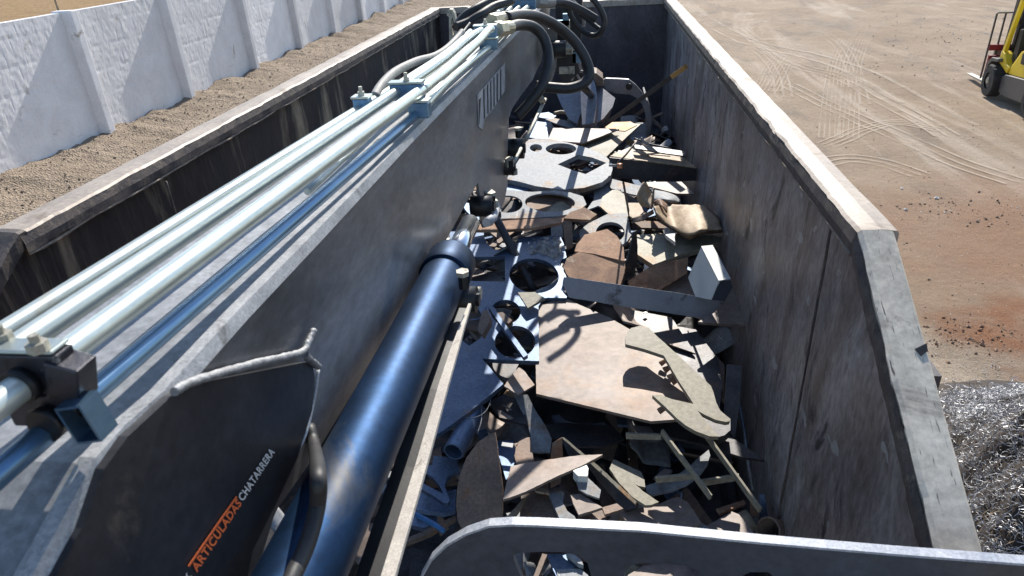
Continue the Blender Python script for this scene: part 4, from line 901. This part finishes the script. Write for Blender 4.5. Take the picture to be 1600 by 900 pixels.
piece('dark_plate', 'dark rounded sheet painted as shading under the claw shaped plate', 10, [(712, 606), (905, 660), (905, 720), (870, 750), (835, 760), (780, 700)], -1.03, 'dark_steel', (0, .1), th=.04)  # dark sheet added for the shading beneath the claw
piece('steel_channel', 'dark upright channel between the claw shaped plate and the right wall', 10, [(884, 334), (970, 342), (965, 480), (955, 600), (930, 772), (870, 690), (868, 600)], -1.02, 'dark_steel', nrm=(-.2, -1, .9), th=.03)
piece('channel_flange', 'thin brown strip painted as the sunlit left face of the dark upright channel', 10, [(886, 334), (915, 336), (905, 590), (868, 598), (876, 460)], -.995, 'brown_steel', nrm=(-.2, -1, .95), th=.004)  # sunlit face of the channel painted as a browner sheet
piece('dark_plate', 'long dark plate with a sharp right tip under the claw', 10, [(330, 620), (520, 660), (700, 690), (800, 700), (930, 772), (1000, 820), (1105, 895), (980, 880), (770, 812), (600, 770), (470, 750), (360, 700)], -1.10, 'dark_steel', (0, .08), th=.012)
piece('steel_plate', 'small pinkish lit tab at the near edge of the long dark plate', 10, [(335, 692), (430, 700), (470, 748), (375, 752)], -1.07, 'pink_scale', (0, .1))
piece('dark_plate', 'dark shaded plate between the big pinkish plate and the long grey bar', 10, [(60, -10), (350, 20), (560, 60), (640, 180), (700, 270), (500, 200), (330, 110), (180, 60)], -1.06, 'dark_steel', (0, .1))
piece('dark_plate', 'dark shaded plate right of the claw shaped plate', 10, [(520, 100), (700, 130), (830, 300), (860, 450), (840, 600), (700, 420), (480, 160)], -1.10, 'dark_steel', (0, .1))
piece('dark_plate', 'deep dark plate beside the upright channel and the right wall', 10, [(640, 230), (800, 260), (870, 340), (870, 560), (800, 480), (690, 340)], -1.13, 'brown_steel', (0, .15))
piece('tiny_chip', 'tiny bright metal chip in the dark below the long grey bar', 8, [(650, 578), (668, 570), (685, 575), (668, 585)], -1.03, 'white_paint', (0, 0), th=.004)
for k, (x, y) in enumerate([(510, 322), (535, 362), (560, 408), (580, 430), (505, 600)]):
    a = atz(*zp(10, [(x, y)])[0], -.955); mb = MB(); mb.tube([a+Vector((-.012, 0, -.01)), a+Vector((.012, .004, .008))], [.012, .009], 7, jitter=.6)
    tag(mb.build('rust_crumb', 'rusty'), 'small rusty crumb caught along the inner edge of the claw shaped plate', 'crumb', 'rusty crumbs along the claw')
# ---- pink square and things left middle
piece('pink_square', 'small pink square plate under the lower round hole', 9, [(535, 465), (570, 490), (636, 578), (532, 640), (440, 585), (470, 540)], -1.02, 'pink_scale', (.0, .1))
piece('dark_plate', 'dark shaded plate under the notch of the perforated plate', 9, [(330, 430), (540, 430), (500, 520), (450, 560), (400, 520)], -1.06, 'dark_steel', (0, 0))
piece('steel_plate', 'dark plate with two painted sun stripes below the pink square', 9, [(330, 685), (440, 640), (560, 680), (590, 832), (500, 815), (410, 790)], -1.12, 'dark_steel', (.05, .2))
piece('painted_sun_stripe', 'thin pink sheet painted as a sun stripe on the dark plate below the pink square', 9, [(395, 735), (430, 745), (500, 790), (480, 800), (410, 786)], -1.10, 'pink_scale', (.05, .2), th=.003)  # stripe of sunlight drawn as a thin paler sheet
piece('painted_sun_stripe', 'second short painted sun stripe above the pink one', 9, [(425, 703), (445, 708), (492, 735), (475, 740)], -1.095, 'pink_scale', (.05, .2), th=.003)  # another stripe of sunlight drawn as a sheet
piece('curved_strip', 'pale rusty curved strip hanging down below the pink square', 9, [(500, 640), (590, 640), (640, 740), (700, 830), (745, 920), (735, 1010), (600, 1010), (610, 900), (575, 790)], -1.14, 'pale_steel', (.0, .45), th=.012)
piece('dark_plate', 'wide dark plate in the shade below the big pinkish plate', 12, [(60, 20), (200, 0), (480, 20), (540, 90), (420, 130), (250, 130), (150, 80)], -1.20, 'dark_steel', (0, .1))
# ---- pipe and blue parts by the flat bar
pa, pb = atz(*zp(11, [(375, 228)])[0], -1.08), atz(*zp(11, [(470, 50)])[0], -1.07)
pp = thing('steel_pipe', 'dark open ended pipe stub beside the pale flat bar', 'pipe', tuple(pa))
dr = (pb-pa).normalized(); rr = .041
V = []; F = []; sg = 32; a_ = dr.orthogonal().normalized(); b_ = dr.cross(a_)
for (t, r) in ((0, rr), (.26, rr), (.26, rr-.006), (0, rr-.006)):
    for k in range(sg): V.append(pa+dr*t+(a_*math.cos(k*2*math.pi/sg)+b_*math.sin(k*2*math.pi/sg))*r)
for i in range(4):
    for k in range(sg): F.append((i*sg+k, i*sg+(k+1) % sg, ((i+1) % 4)*sg+(k+1) % sg, ((i+1) % 4)*sg+k))
link('pipe_wall', V, F, 'skyblue_steel', pp, smooth=False)
piece('wavy_plate', 'blue star shaped offcut with curved notches near the pale flat bar', 11, [(195, 300), (262, 300), (268, 250), (330, 255), (395, 265), (408, 332), (370, 345), (340, 370), (328, 410), (340, 450), (355, 490), (345, 506), (315, 500), (250, 455), (195, 425), (205, 370)], -1.18, 'skyblue_steel', (0, .15), th=.018, holes=[[(225, 345), (262, 365), (300, 410), (322, 455), (270, 430), (215, 400)]])
piece('blue_plate', 'blue plate under the star shaped offcut', 11, [(165, 440), (250, 460), (390, 430), (385, 545), (320, 560), (165, 540)], -1.24, 'skyblue_steel', (0, .1), th=.02)
piece('blue_plate', 'small blue plate tucked beneath the blue plate by the pale bar', 11, [(140, 575), (285, 570), (290, 610), (215, 640), (150, 625)], -1.28, 'skyblue_steel', (0, .1), th=.02)
piece('dark_bar', 'thin dark bar running down to the left behind the guard panel', 11, [(60, 720), (230, 650), (385, 570), (390, 585), (250, 670), (70, 740)], -1.26, 'brown_steel', (0, .3), th=.02)
rod('blue_strap', 'bright blue plastic strap end sticking out by the pale bar', [(155, 558, -1.17), (215, 590, -1.16), (285, 630, -1.16), (328, 662, -1.17)], .010, 'blue_plastic', 'strap', 8, zone=11)
rod('thin_wire', 'thin curved wire under the pointed blue corner', [(180, 790, -1.03), (260, 785, -1.03), (320, 750, -1.03), (352, 690, -1.03), (355, 650, -1.03)], .0018, 'pale_steel', 'wire', 6, zone=9)
rod('thin_wire', 'thin straight wire crossing the curved wire by the pipe stub', [(295, 690, -1.03), (296, 800, -1.04), (270, 890, -1.06)], .0018, 'pale_steel', 'wire', 6, zone=9)
rod('blue_wire', 'thin blue wire at the brown crooked chunk', [(225, 165, -.88), (290, 148, -.88), (330, 75, -.86)], .004, 'skyblue_steel', 'wire', 6, zone=9)
piece('half_disc', 'dark half disc standing on edge in the shade near the guard panel', 11, [(600, 122), (612, 200), (628, 320), (643, 440), (640, 560), (620, 700), (470, 700), (425, 660), (398, 600), (390, 520), (394, 440), (412, 350), (445, 260), (510, 175), (560, 140)], -1.15, 'brown_steel', nrm=(-.10, -.7, .75), th=.012)
piece('wedge_plate', 'brown wedge plate with a long sharp tip pointing right', 12, [(-76, 237), (100, 205), (300, 178), (424, 174), (330, 225), (160, 300), (0, 378), (-118, 420), (-100, 330)], -1.10, 'pink_scale', (.03, .12), th=.012)
piece('dark_flat', 'dark blue flat block behind the half disc', 11, [(600, 170), (700, 165), (720, 260), (700, 330), (660, 380), (625, 260)], -1.22, 'skyblue_steel', (0, .2), th=.02)
piece('brown_curved', 'round edged brown scrap with a sunlit corner beside the curved strip', 11, [(715, 195), (745, 150), (790, 150), (812, 290), (720, 300), (705, 250)], -1.18, 'brown_steel', (0, .2), th=.012)
piece('pale_strip', 'small bright strip between half disc and wedge', 11, [(640, 175), (700, 182), (695, 205), (635, 195)], -1.16, 'grey_paint', (0, .2), th=.006)
piece('dark_beam', 'long dark bar with a bright edge slanting to the lower right', 12, [(205, 100), (222, 92), (400, 250), (605, 425), (610, 460), (545, 482), (440, 370), (340, 240), (240, 190)], -1.17, 'dark_steel', nrm=(-.5, -.6, .9), th=.015)
piece('bright_edge', 'bright upper edge strip of the slanting dark bar', 12, [(200, 82), (212, 80), (410, 245), (608, 430), (600, 445), (400, 262)], -1.14, 'olive_steel', nrm=(-.2, -.3, .9), th=.012)  # paler strip along the bar's upper edge
piece('angle_offcut', 'pale brown upright leg at the upper end of the slanting dark bar', 12, [(150, 112), (203, 82), (208, 200), (195, 330), (140, 360), (140, 210)], -1.15, 'brown_steel', nrm=(.2, -1, .7), th=.01)
piece('leaf_plate', 'olive leaf shaped plate with a waist right of the slanting dark bar', 12, [(482, 200), (560, 235), (632, 268), (650, 310), (655, 352), (620, 345), (600, 335), (640, 372), (728, 432), (690, 448), (655, 450), (580, 400), (510, 325), (460, 250)], -1.16, 'olive_steel', (-.1, .3), th=.014)
piece('curved_offcut', 'pale curved blade behind the welded bars', 12, [(655, 345), (740, 315), (830, 285), (900, 235), (945, 190), (1000, 148), (1008, 180), (990, 230), (950, 280), (880, 335), (800, 368), (690, 392), (665, 380)], -1.22, 'pale_steel', (.1, .3), th=.012)
# welded bar frame
wf = thing('welded_bars', 'open frame of crossing thin bars at the right of the load', 'bar frame', tuple(atz(1110, 740, -1.2)))
def bar12(a, za, b, zb, wdt=.016, mat='olive_steel'):
    A, B = atz(*zp(12, [a])[0], za), atz(*zp(12, [b])[0], zb)
    r = (B-A).to_track_quat('X', 'Z').to_matrix(); MB().box((A+B)/2, ((B-A).length, wdt*.55, wdt*1.7), r).build('bar', mat, wf)
bar12((745, 50), -1.05, (1010, 408), -1.12); bar12((985, 70), -1.05, (1280, 478), -1.12)
bar12((712, 312), -1.12, (930, 290), -1.11); bar12((960, 328), -1.14, (1165, 296), -1.11); bar12((550, 72), -1.08, (740, 78), -1.07)
piece('brown_plate', 'flat brown sunlit plate just behind the guard panel', 12, [(512, 490), (600, 470), (705, 455), (780, 420), (832, 404), (885, 432), (925, 490), (962, 548), (860, 582), (775, 610), (600, 592)], -1.22, 'pink_scale', (0, .15), th=.016)
piece('steel_plate', 'pinkish plate with a crimped left edge beside the rusty pipe mouth', 12, [(880, 660), (905, 618), (1010, 550), (1125, 484), (1165, 500), (1230, 580), (1280, 655), (1280, 720), (900, 720)], -1.24, 'pink_scale', (0, .12), th=.012)
rod('pale_stub', 'pale rounded stub behind the plate with the crimped edge', [(1165, 505, -1.28), (1225, 590, -1.30)], .035, 'olive_steel', 'stub', 18, zone=12)
for nm, lb, ax, ay, z_, bx_, by_, zb_, rr, mt_ in (('rusty_pipe', 'rusty open pipe mouth next to the right wall', 1320, 592, -1.27, 1520, 640, -1.40, .052, 'brown_steel'),):
    pa, pb = atz(*zp(12, [(ax, ay)])[0], z_), atz(*zp(12, [(bx_, by_)])[0], zb_); dr = (pb-pa).normalized(); a_ = dr.orthogonal().normalized(); b_ = dr.cross(a_); V = []; F = []
    for (t, r) in ((0, rr), (.3, rr), (.3, rr-.006), (0, rr-.006)):
        for k in range(sg): V.append(pa+dr*t+(a_*math.cos(k*2*math.pi/sg)+b_*math.sin(k*2*math.pi/sg))*r)
    for i in range(4):
        for k in range(sg): F.append((i*sg+k, i*sg+(k+1) % sg, ((i+1) % 4)*sg+(k+1) % sg, ((i+1) % 4)*sg+k))
    tag(link(nm, V, F, mt_, None, smooth=False), lb, 'pipe')
piece('white_block', 'small white block by the tip of the wedge plate', 12, [(262, 262), (330, 224), (346, 250), (340, 292), (290, 290)], -1.10, 'white_paint', (0, .1), th=.04)
piece('pale_tag', 'pale grey tag shaped plate below the small white block', 12, [(272, 288), (335, 292), (414, 368), (405, 412), (340, 390), (292, 362)], -1.13, 'pale_steel', (0, .3), th=.008)
piece('brown_offcut', 'brown square offcut left of the slanting dark bar', 12, [(248, 392), (310, 388), (368, 430), (422, 462), (350, 485), (292, 502), (262, 440)], -1.15, 'pink_scale', (.1, .2), th=.012)
piece('hook_offcut', 'pale hooked offcut curling round the brown square offcut', 12, [(130, 388), (195, 370), (215, 385), (205, 430), (230, 480), (272, 510), (292, 550), (205, 560), (170, 480)], -1.17, 'pale_steel', (.0, .3), th=.02)
piece('brown_offcut', 'brown shaded offcut under the brown square offcut', 12, [(285, 508), (420, 470), (452, 540), (475, 575), (360, 570), (295, 560)], -1.20, 'brown_steel', (.0, .2), th=.012)
piece('pointed_offcut', 'small pointed brown offcut leaning on the slanting dark bar', 12, [(420, 462), (500, 440), (536, 468), (470, 490), (435, 500)], -1.17, 'brown_steel', (.0, .1), th=.012)
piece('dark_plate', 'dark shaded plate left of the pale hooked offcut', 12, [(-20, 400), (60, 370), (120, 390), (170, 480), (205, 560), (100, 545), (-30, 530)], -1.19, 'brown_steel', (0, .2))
piece('tan_stick', 'tan flat stick leaning at the foot of the half disc', 11, [(768, 478), (755, 478), (700, 540), (645, 600), (665, 612), (690, 600), (740, 530)], -1.16, 'tan_sheet', (0, .2), th=.012)
piece('orange_offcut', 'small orange brown offcut behind the guard panel top edge', 12, [(515, 520), (560, 545), (590, 590), (520, 582)], -1.24, 'orange_tip', (0, .1))
rod('blue_rod', 'slim blue rod standing against the right wall', [(955, 560, -1.05), (985, 720, -1.15), (1000, 835, -1.22)], .006, 'skyblue_steel', 'rod', 8, zone=10)
rod('blue_rod', 'lower slim rod beside the welded bars and the right wall', [(1195, 80, -1.2), (1215, 230, -1.25), (1240, 370, -1.30)], .006, 'pale_steel', 'rod', 8, zone=12)
piece('blue_plate', 'little upright blue plate above the rusty pipe mouth', 12, [(1275, 395), (1305, 392), (1322, 515), (1280, 520)], -1.30, 'skyblue_steel', nrm=(0, -1, .5))
piece('brown_strip', 'short brown strip above the rusty pipe mouth', 12, [(1225, 440), (1270, 450), (1270, 510), (1228, 505)], -1.32, 'rusty', nrm=(0, -1, .5))
piece('blue_sheet', 'blue sheet seen through the guard panel slot', 12, [(120, 715), (230, 712), (310, 770), (250, 800), (180, 860), (150, 790)], -1.28, 'skyblue_steel', (0, .1))
piece('round_sheet', 'pale round edged sheet seen through the guard panel slot', 12, [(560, 830), (640, 780), (720, 765), (860, 775), (930, 790), (960, 850), (960, 950), (560, 950)], -1.30, 'pink_scale', (0, .1))
piece('pale_curl', 'pale curled strip seen through the first slot', 12, [(225, 712), (260, 712), (305, 745), (318, 775), (290, 765), (262, 740)], -1.25, 'pale_steel', (0, .1), th=.02)
piece('pale_sheet', 'pale sheet in the first slot of the guard panel', 12, [(175, 800), (300, 795), (345, 830), (345, 900), (180, 900)], -1.27, 'pale_steel', (0, .1))
piece('slanting_bar', 'dark bar seen slanting through the first slot', 12, [(95, 712), (122, 718), (75, 835), (30, 900), (10, 880), (50, 830)], -1.22, 'brown_steel', (0, .3), th=.02)

piece('tan_offcut', 'long tan strip of plate lying flat between leaf plate and welded bars', 12, [(700, 300), (760, 250), (800, 262), (740, 330)], -1.18, 'pink_scale', (0, 0), th=.01)
piece('rusty_strip', 'narrow rusty strip beside the mouth of the rusty pipe', 12, [(1040, 470), (1190, 420), (1200, 440), (1060, 495)], -1.25, 'rusty', (0, 0), th=.01)
piece('grey_offcut', 'grey notched offcut between the brown plate and the crimped plate', 12, [(850, 560), (960, 545), (1000, 570), (930, 612), (880, 600), (840, 612)], -1.23, 'pale_steel', (0, 0), th=.012)
piece('grey_offcut', 'grey square cornered offcut in front of the half disc', 11, [(660, 560), (760, 540), (800, 590), (700, 640)], -1.25, 'pale_steel', (0, 0), th=.012)
piece('brown_offcut', 'reddish brown triangle below the wedge plate', 12, [(40, 330), (120, 300), (135, 385), (60, 372)], -1.16, 'rusty', (0, 0), th=.01)
# ---- dark offcuts filling the gaps underneath
def load_z(x, y):
    t = max(0, min(1, (y-1.9)/1.3)); z = -1.39+(.43)*t
    if x > .25: z -= .16*(1-max(0, min(1, (y-2.6)/1.0)))*min(1, (x-.25)/.15)
    return z
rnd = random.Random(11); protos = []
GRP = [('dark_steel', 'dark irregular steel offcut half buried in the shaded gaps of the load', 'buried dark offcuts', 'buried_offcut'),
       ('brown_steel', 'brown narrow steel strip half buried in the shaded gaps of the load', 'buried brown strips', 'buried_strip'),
       ('skyblue_steel', 'bluish curved steel remnant half buried in the shaded gaps of the load', 'buried bluish remnants', 'buried_remnant'),
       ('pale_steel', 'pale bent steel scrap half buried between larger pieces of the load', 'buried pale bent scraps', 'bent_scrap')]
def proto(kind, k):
    if kind == 0:
        n = rnd.randint(4, 6); a0 = rnd.random(); P = [Vector((math.cos(a0+6.283*i/n)*rnd.uniform(.09, .22), math.sin(a0+6.283*i/n)*rnd.uniform(.07, .16), 0)) for i in range(n)]
    elif kind == 1:
        l = rnd.uniform(.15, .32); w_ = rnd.uniform(.018, .05); P = [Vector((-l, -w_, 0)), Vector((l, -w_*rnd.uniform(.4, 1), 0)), Vector((l*.96, w_, 0)), Vector((-l, w_, 0))]
    else:
        r0 = rnd.uniform(.12, .2); w_ = rnd.uniform(.03, .07); a1 = rnd.uniform(1.2, 2.6); N = 12
        P = [Vector((math.cos(a1*i/N)*r0, math.sin(a1*i/N)*r0, 0)) for i in range(N+1)]+[Vector((math.cos(a1*i/N)*(r0-w_), math.sin(a1*i/N)*(r0-w_), 0)) for i in range(N, -1, -1)]
    if kind == 3:
        l, w_, a_ = rnd.uniform(.06, .13), rnd.uniform(.03, .09), rnd.uniform(.4, 1.3); rows = []
        for t in (-1, -.5, 0, .5, 1):
            x_ = l*(t if t < 0 else t*math.cos(a_)); z_ = (0 if t <= 0 else l*t*math.sin(a_))+.012*rnd.uniform(-1, 1); rows.append([Vector((x_, -w_*rnd.uniform(.8, 1.1), z_)), Vector((x_*1.05, 0, z_+.008)), Vector((x_, w_*rnd.uniform(.8, 1.1), z_))])
        V, F = loft(rows, 3); g = GRP[3]; o = solid(link(g[3], V, F, rnd.choice(['pale_steel', 'pink_scale', 'olive_steel', 'pale_steel']), smooth=True), rnd.uniform(.003, .008)); tag(o, g[1], 'steel offcut', g[2]); return o
    P = rough_outline(P, Vector((0, 0, 1)), .02, .003); V, F = plate(P, Vector((0, 0, 1)), rnd.uniform(.008, .02))
    g = GRP[min(kind, 3)]; o = link(g[3], V, F, g[0]); tag(o, g[1], 'steel offcut', g[2]); return o
for kind in range(4):
    for k in range(5): protos.append(proto(kind, k))
used = set(); cnt = 0; rnd = random.Random(12)
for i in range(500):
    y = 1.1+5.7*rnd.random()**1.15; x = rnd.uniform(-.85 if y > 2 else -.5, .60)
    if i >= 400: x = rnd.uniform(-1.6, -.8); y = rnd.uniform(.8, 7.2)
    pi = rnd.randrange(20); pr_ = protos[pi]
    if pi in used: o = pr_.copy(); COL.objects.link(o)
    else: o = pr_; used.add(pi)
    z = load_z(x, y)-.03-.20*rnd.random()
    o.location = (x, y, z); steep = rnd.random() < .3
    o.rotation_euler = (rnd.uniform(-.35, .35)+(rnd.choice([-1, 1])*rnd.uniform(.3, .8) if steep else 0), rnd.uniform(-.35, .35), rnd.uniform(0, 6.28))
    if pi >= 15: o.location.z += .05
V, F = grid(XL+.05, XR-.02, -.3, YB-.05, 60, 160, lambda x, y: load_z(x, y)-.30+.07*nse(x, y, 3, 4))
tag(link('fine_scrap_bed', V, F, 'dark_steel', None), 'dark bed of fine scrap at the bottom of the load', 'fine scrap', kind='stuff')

# ================================================================ SWARF HEAP beside the container
rnd = random.Random(3)
def sw_h(x, y):
    a = 0.86*math.exp(-(((x-2.80)/.58)**2+((y-3.20)/.72)**2)); b = .26*math.exp(-(((x-2.2)/.45)**2+((y-2.4)/.7)**2))
    return GZ+(a+b)*(1+.45*nse(x, y, 2.5, 3))-.05
V, F = grid(1.1, 4.6, 1.0, 5.4, 70, 88, sw_h)
tag(link('turnings_mound', V, F, 'clod_dark'), 'dark mound beneath the silver metal turnings', 'mound', kind='stuff')
mb = MB()
for i in range(30000):
    x = rnd.gauss(2.6, .50); y = rnd.gauss(3.0, .62)
    if x < 1.25 or x > 4.4 or y < 1.1 or y > 5.2: continue
    h = sw_h(x, y)
    if h < GZ+.02 and rnd.random() < .8: continue
    if nse(x, y, 1.6, 11) > .22 and rnd.random() < .8: continue
    p = Vector((x, y, h+rnd.uniform(-.01, .05))); ax = Vector((rnd.gauss(0, 1), rnd.gauss(0, 1), rnd.gauss(0, .5))).normalized(); u = ax.orthogonal().normalized(); v_ = ax.cross(u)
    r = rnd.uniform(.006, .022); L_ = rnd.uniform(.02, .10); tr = rnd.uniform(.4, 2.0); wv = rnd.uniform(.0008, .0026); V = []; n = 8
    for k in range(n+1):
        t = k/n; a = t*6.283*tr; c = p+ax*L_*(t-.5)+(u*math.cos(a)+v_*math.sin(a))*r; V += [c-ax*wv, c+ax*wv]
    mb.add(V, [(2*k, 2*k+1, 2*k+3, 2*k+2) for k in range(n)])
for i in range(900):
    x = rnd.gauss(2.55, .45); y = rnd.gauss(3.0, .6)
    if x < 1.3 or sw_h(x, y) < GZ+.03: continue
    P_ = [Vector((x, y, sw_h(x, y)+.02))]; d = Vector((rnd.gauss(0, 1), rnd.gauss(0, 1), .3)).normalized(); nrm_ = Vector((0, 0, 1)); V = []
    for k in range(12):
        d = (d+Vector((rnd.gauss(0, .35), rnd.gauss(0, .35), rnd.gauss(0, .3)))).normalized(); q_ = P_[-1]+d*.022
        q_.z = max(q_.z, sw_h(q_.x, q_.y)+.004); q_.z = min(q_.z, sw_h(q_.x, q_.y)+.07); P_.append(q_)
    for p_ in P_: V += [p_, p_+Vector((rnd.uniform(-.003, .003), .003, .002))]
    mb.add(V, [(2*k, 2*k+1, 2*k+3, 2*k+2) for k in range(12)])
tag(mb.build('metal_turnings', 'shaving'), 'tangled silver metal turnings heaped beside the container', 'turnings', kind='stuff')
mb = MB()
for i in range(260):
    x, y = rnd.gauss(1.9, .16), rnd.gauss(2.65, .25); p = Vector((x, y, sw_h(x, y))); d = Vector((rnd.gauss(0, .5), rnd.gauss(0, .5), 1)).normalized()*rnd.uniform(.04, .12); s = Vector((.0022, .001, 0))
    mb.add([p-s, p+s, p+d*.6+s*.7+Vector((0, .005, 0)), p+d], [(0, 1, 2), (0, 2, 3)])
tag(mb.build('dry_weeds', 'tan_sheet'), 'dry straw coloured weeds at the near side of the metal turnings', 'weeds', kind='stuff')

# ================================================================ FORKLIFT
FX, FY = 6.90, 13.25; HD = math.atan2(.20, 1.6)
fl = thing('forklift', 'yellow and grey forklift parked on the dirt yard, seen from its left', 'forklift', (FX+.45, FY-.6, GZ))
fr = Vector((math.sin(HD), math.cos(HD), 0)); rt_ = Vector((fr.y, -fr.x, 0))       # forward, right
O = Vector((FX, FY, GZ))                                                         # under the front left wheel
def fp(f, r, u): return O+fr*f+rt_*r+Vector((0, 0, u))
def fslab(name, prof, r0, r1, mat, parent=fl, holes=(), bev=0.0):
    P = [fp(f, r0, u) for f, u in prof]; H = [[fp(f, r0, u) for f, u in h] for h in holes]
    V, F = plate(P, -rt_, r1-r0, H); o = link(name, V, F, mat, parent)
    if bev: b_ = o.modifiers.new('b', 'BEVEL'); b_.width = bev; b_.segments = 3; b_.limit_method = 'ANGLE'
    return o
def wheel(f, r, rad_, wdt):
    c = fp(f, r, rad_); mb = MB(); R = []; prof = [(-.5, .80), (-.5, .93), (-.38, 1.0), (.38, 1.0), (.5, .93), (.5, .80)]; sg = 48; V = []; F = []
    for (a, q) in prof:
        for k in range(sg):
            an = k*2*math.pi/sg; tread = (.965 if (k % 4) < 1 and q == 1.0 else 1)
            V.append(c+rt_*a*wdt+(fr*math.cos(an)+Vector((0, 0, 1))*math.sin(an))*rad_*q*tread)
    for i in range(len(prof)-1):
        for k in range(sg): F.append((i*sg+k, i*sg+(k+1) % sg, (i+1)*sg+(k+1) % sg, (i+1)*sg+k))
    V2, F2 = V, F
    for i in (0, len(prof)-1):   # inner walls down to the rim
        b0 = len(V)
        for k in range(sg): an = k*2*math.pi/sg; V.append(c+rt_*prof[i][0]*wdt+(fr*math.cos(an)+Vector((0, 0, 1))*math.sin(an))*rad_*.5)
        for k in range(sg): F.append((i*sg+k, i*sg+(k+1) % sg, b0+(k+1) % sg, b0+k))
    w_ = thing('wheel', None, None, tuple(c)) if False else None
    t = link('wheel', V, F, 'tyre', fl)
    mb.tube([c-rt_*wdt*.38, c+rt_*wdt*.38], rad_*.52, 28); mb.build('rim', 'truck_grey', t)
    q = MB(); q.tube([c-rt_*wdt*.52, c-rt_*wdt*.3], rad_*.2, 14); q.build('hub', 'nut_pale', t)
wheel(0, .0, .275, .20); wheel(0, .95, .275, .20); wheel(-1.58, .05, .235, .17); wheel(-1.58, .90, .235, .17)
arcw = [(-1.58+.30*math.cos(rad(a)), .235+.30*math.sin(rad(a))) for a in range(160, -1, -20)]
fslab('chassis', [(-.30, .14), (-.28, .40), (-.40, .455), (-2.15, .60), (-2.22, .5), (-2.18, .25), (-1.90, .22)]+arcw+[(-1.26, .17), (-.6, .12)], .0, .95, 'truck_grey', bev=.03)
fslab('hood', [(-.36, .46), (-.45, .66), (-.62, .86), (-.85, .96), (-2.05, 1.05), (-2.24, .98), (-2.2, .62)], .04, .91, 'yellow', bev=.05)
for k in range(4):
    f = -.78-.17*k; fslab('hood_louvre', [(f, .70), (f+.02, .86), (f-.10, .87), (f-.12, .70)], .030, .06, 'black')
fslab('yellow_side', [(.02, .56), (.08, .64), (.02, .78), (-.10, .74), (-.26, .60), (-.40, .56), (-.36, .46), (-.24, .50)], .02, .16, 'yellow', bev=.02)
fslab('fender', [(.34, .40), (.32, .55), (.18, .64), (-.1, .66), (-.12, .61), (.14, .58), (.26, .50), (.29, .40)], -.06, .12, 'truck_grey', bev=.01)
# overhead guard legs
def fbar(name, a, b, wd, hg, mat, parent=fl):
    A, B = fp(*a), fp(*b); r = (B-A).to_track_quat('X', 'Z').to_matrix(); o = MB().box((A+B)/2, ((B-A).length, wd, hg), r).build(name, mat, parent); bv = o.modifiers.new('b', 'BEVEL'); bv.width = .008; bv.segments = 2; return o
for r in (.06, .89):
    fbar('guard_front_pillar', (.06, r, .60), (-.26, r, 2.05), .06, .09, 'yellow'); fbar('guard_top_rail', (-.26, r, 2.05), (-1.45, r, 2.10), .06, .08, 'yellow'); fbar('guard_rear_pillar', (-1.45, r, 2.10), (-1.75, r, 1.1), .05, .07, 'yellow')
for k in range(5): fbar('guard_slat', (-.5-.2*k, .06, 2.08), (-.5-.2*k, .89, 2.08), .02, .03, 'black')
fslab('seat_cushion', [(-.75, .80), (-.75, .92), (-1.2, .90), (-1.2, .80)], .25, .70, 'black', bev=.03)
fslab('seat_back', [(-1.15, .90), (-1.25, 1.42), (-1.34, 1.42), (-1.27, .90)], .27, .68, 'black', bev=.03)
fslab('dash', [(-.15, .55), (-.18, 1.15), (-.32, 1.18), (-.36, .6)], .12, .83, 'black', bev=.02)
# mast
for r in (.18, .30, .65, .77): fbar('mast_rail', (.36, r, .10), (.24, r, 2.2), .07, .12, 'black')
for u in (.45, 1.2, 2.0): fbar('mast_cross', (.42, .2, u), (.42, .78, u), .05, .10, 'truck_grey')
for r in (.40, .55): fbar('lift_chain', (.44, r, .3), (.38, r, 2.0), .02, .03, 'black')
MB().tube([fp(.36, .475, .2), fp(.30, .475, 1.9)], .045, 14).build('lift_cylinder', 'black', fl, smooth=True)
fslab('side_shift_carriage', [(.46, .20), (.46, .62), (.52, .62), (.52, .20)], .0, .95, 'red_paint')
fslab('carriage_bar', [(.5, .70), (.5, .80), (.56, .80), (.56, .70)], -.02, .97, 'red_paint')
for r in [-.02+.14*k for k in range(8)]: fbar('load_backrest_bar', (.56, r, .20), (.56, r, 1.32), .025, .03, 'truck_grey')
fbar('load_backrest_bar', (.56, -.02, 1.33), (.56, .96, 1.33), .03, .03, 'nut_pale')
for r in (.10, .78):
    P = [fp(f, r, u) for f, u in [(.57, .75), (.61, .75), (.62, .12), (1.66, .085), (1.66, .075), (.60, .07), (.57, .10)]]; V, F = plate(P, -rt_, .11); link('fork', V, F, 'nut_pale', fl)
for r in (.05, .88): MB().tube([fp(-.15, r, 1.75), fp(-.02, r, 1.75)], .06, 12).build('work_lamp', 'black', fl)
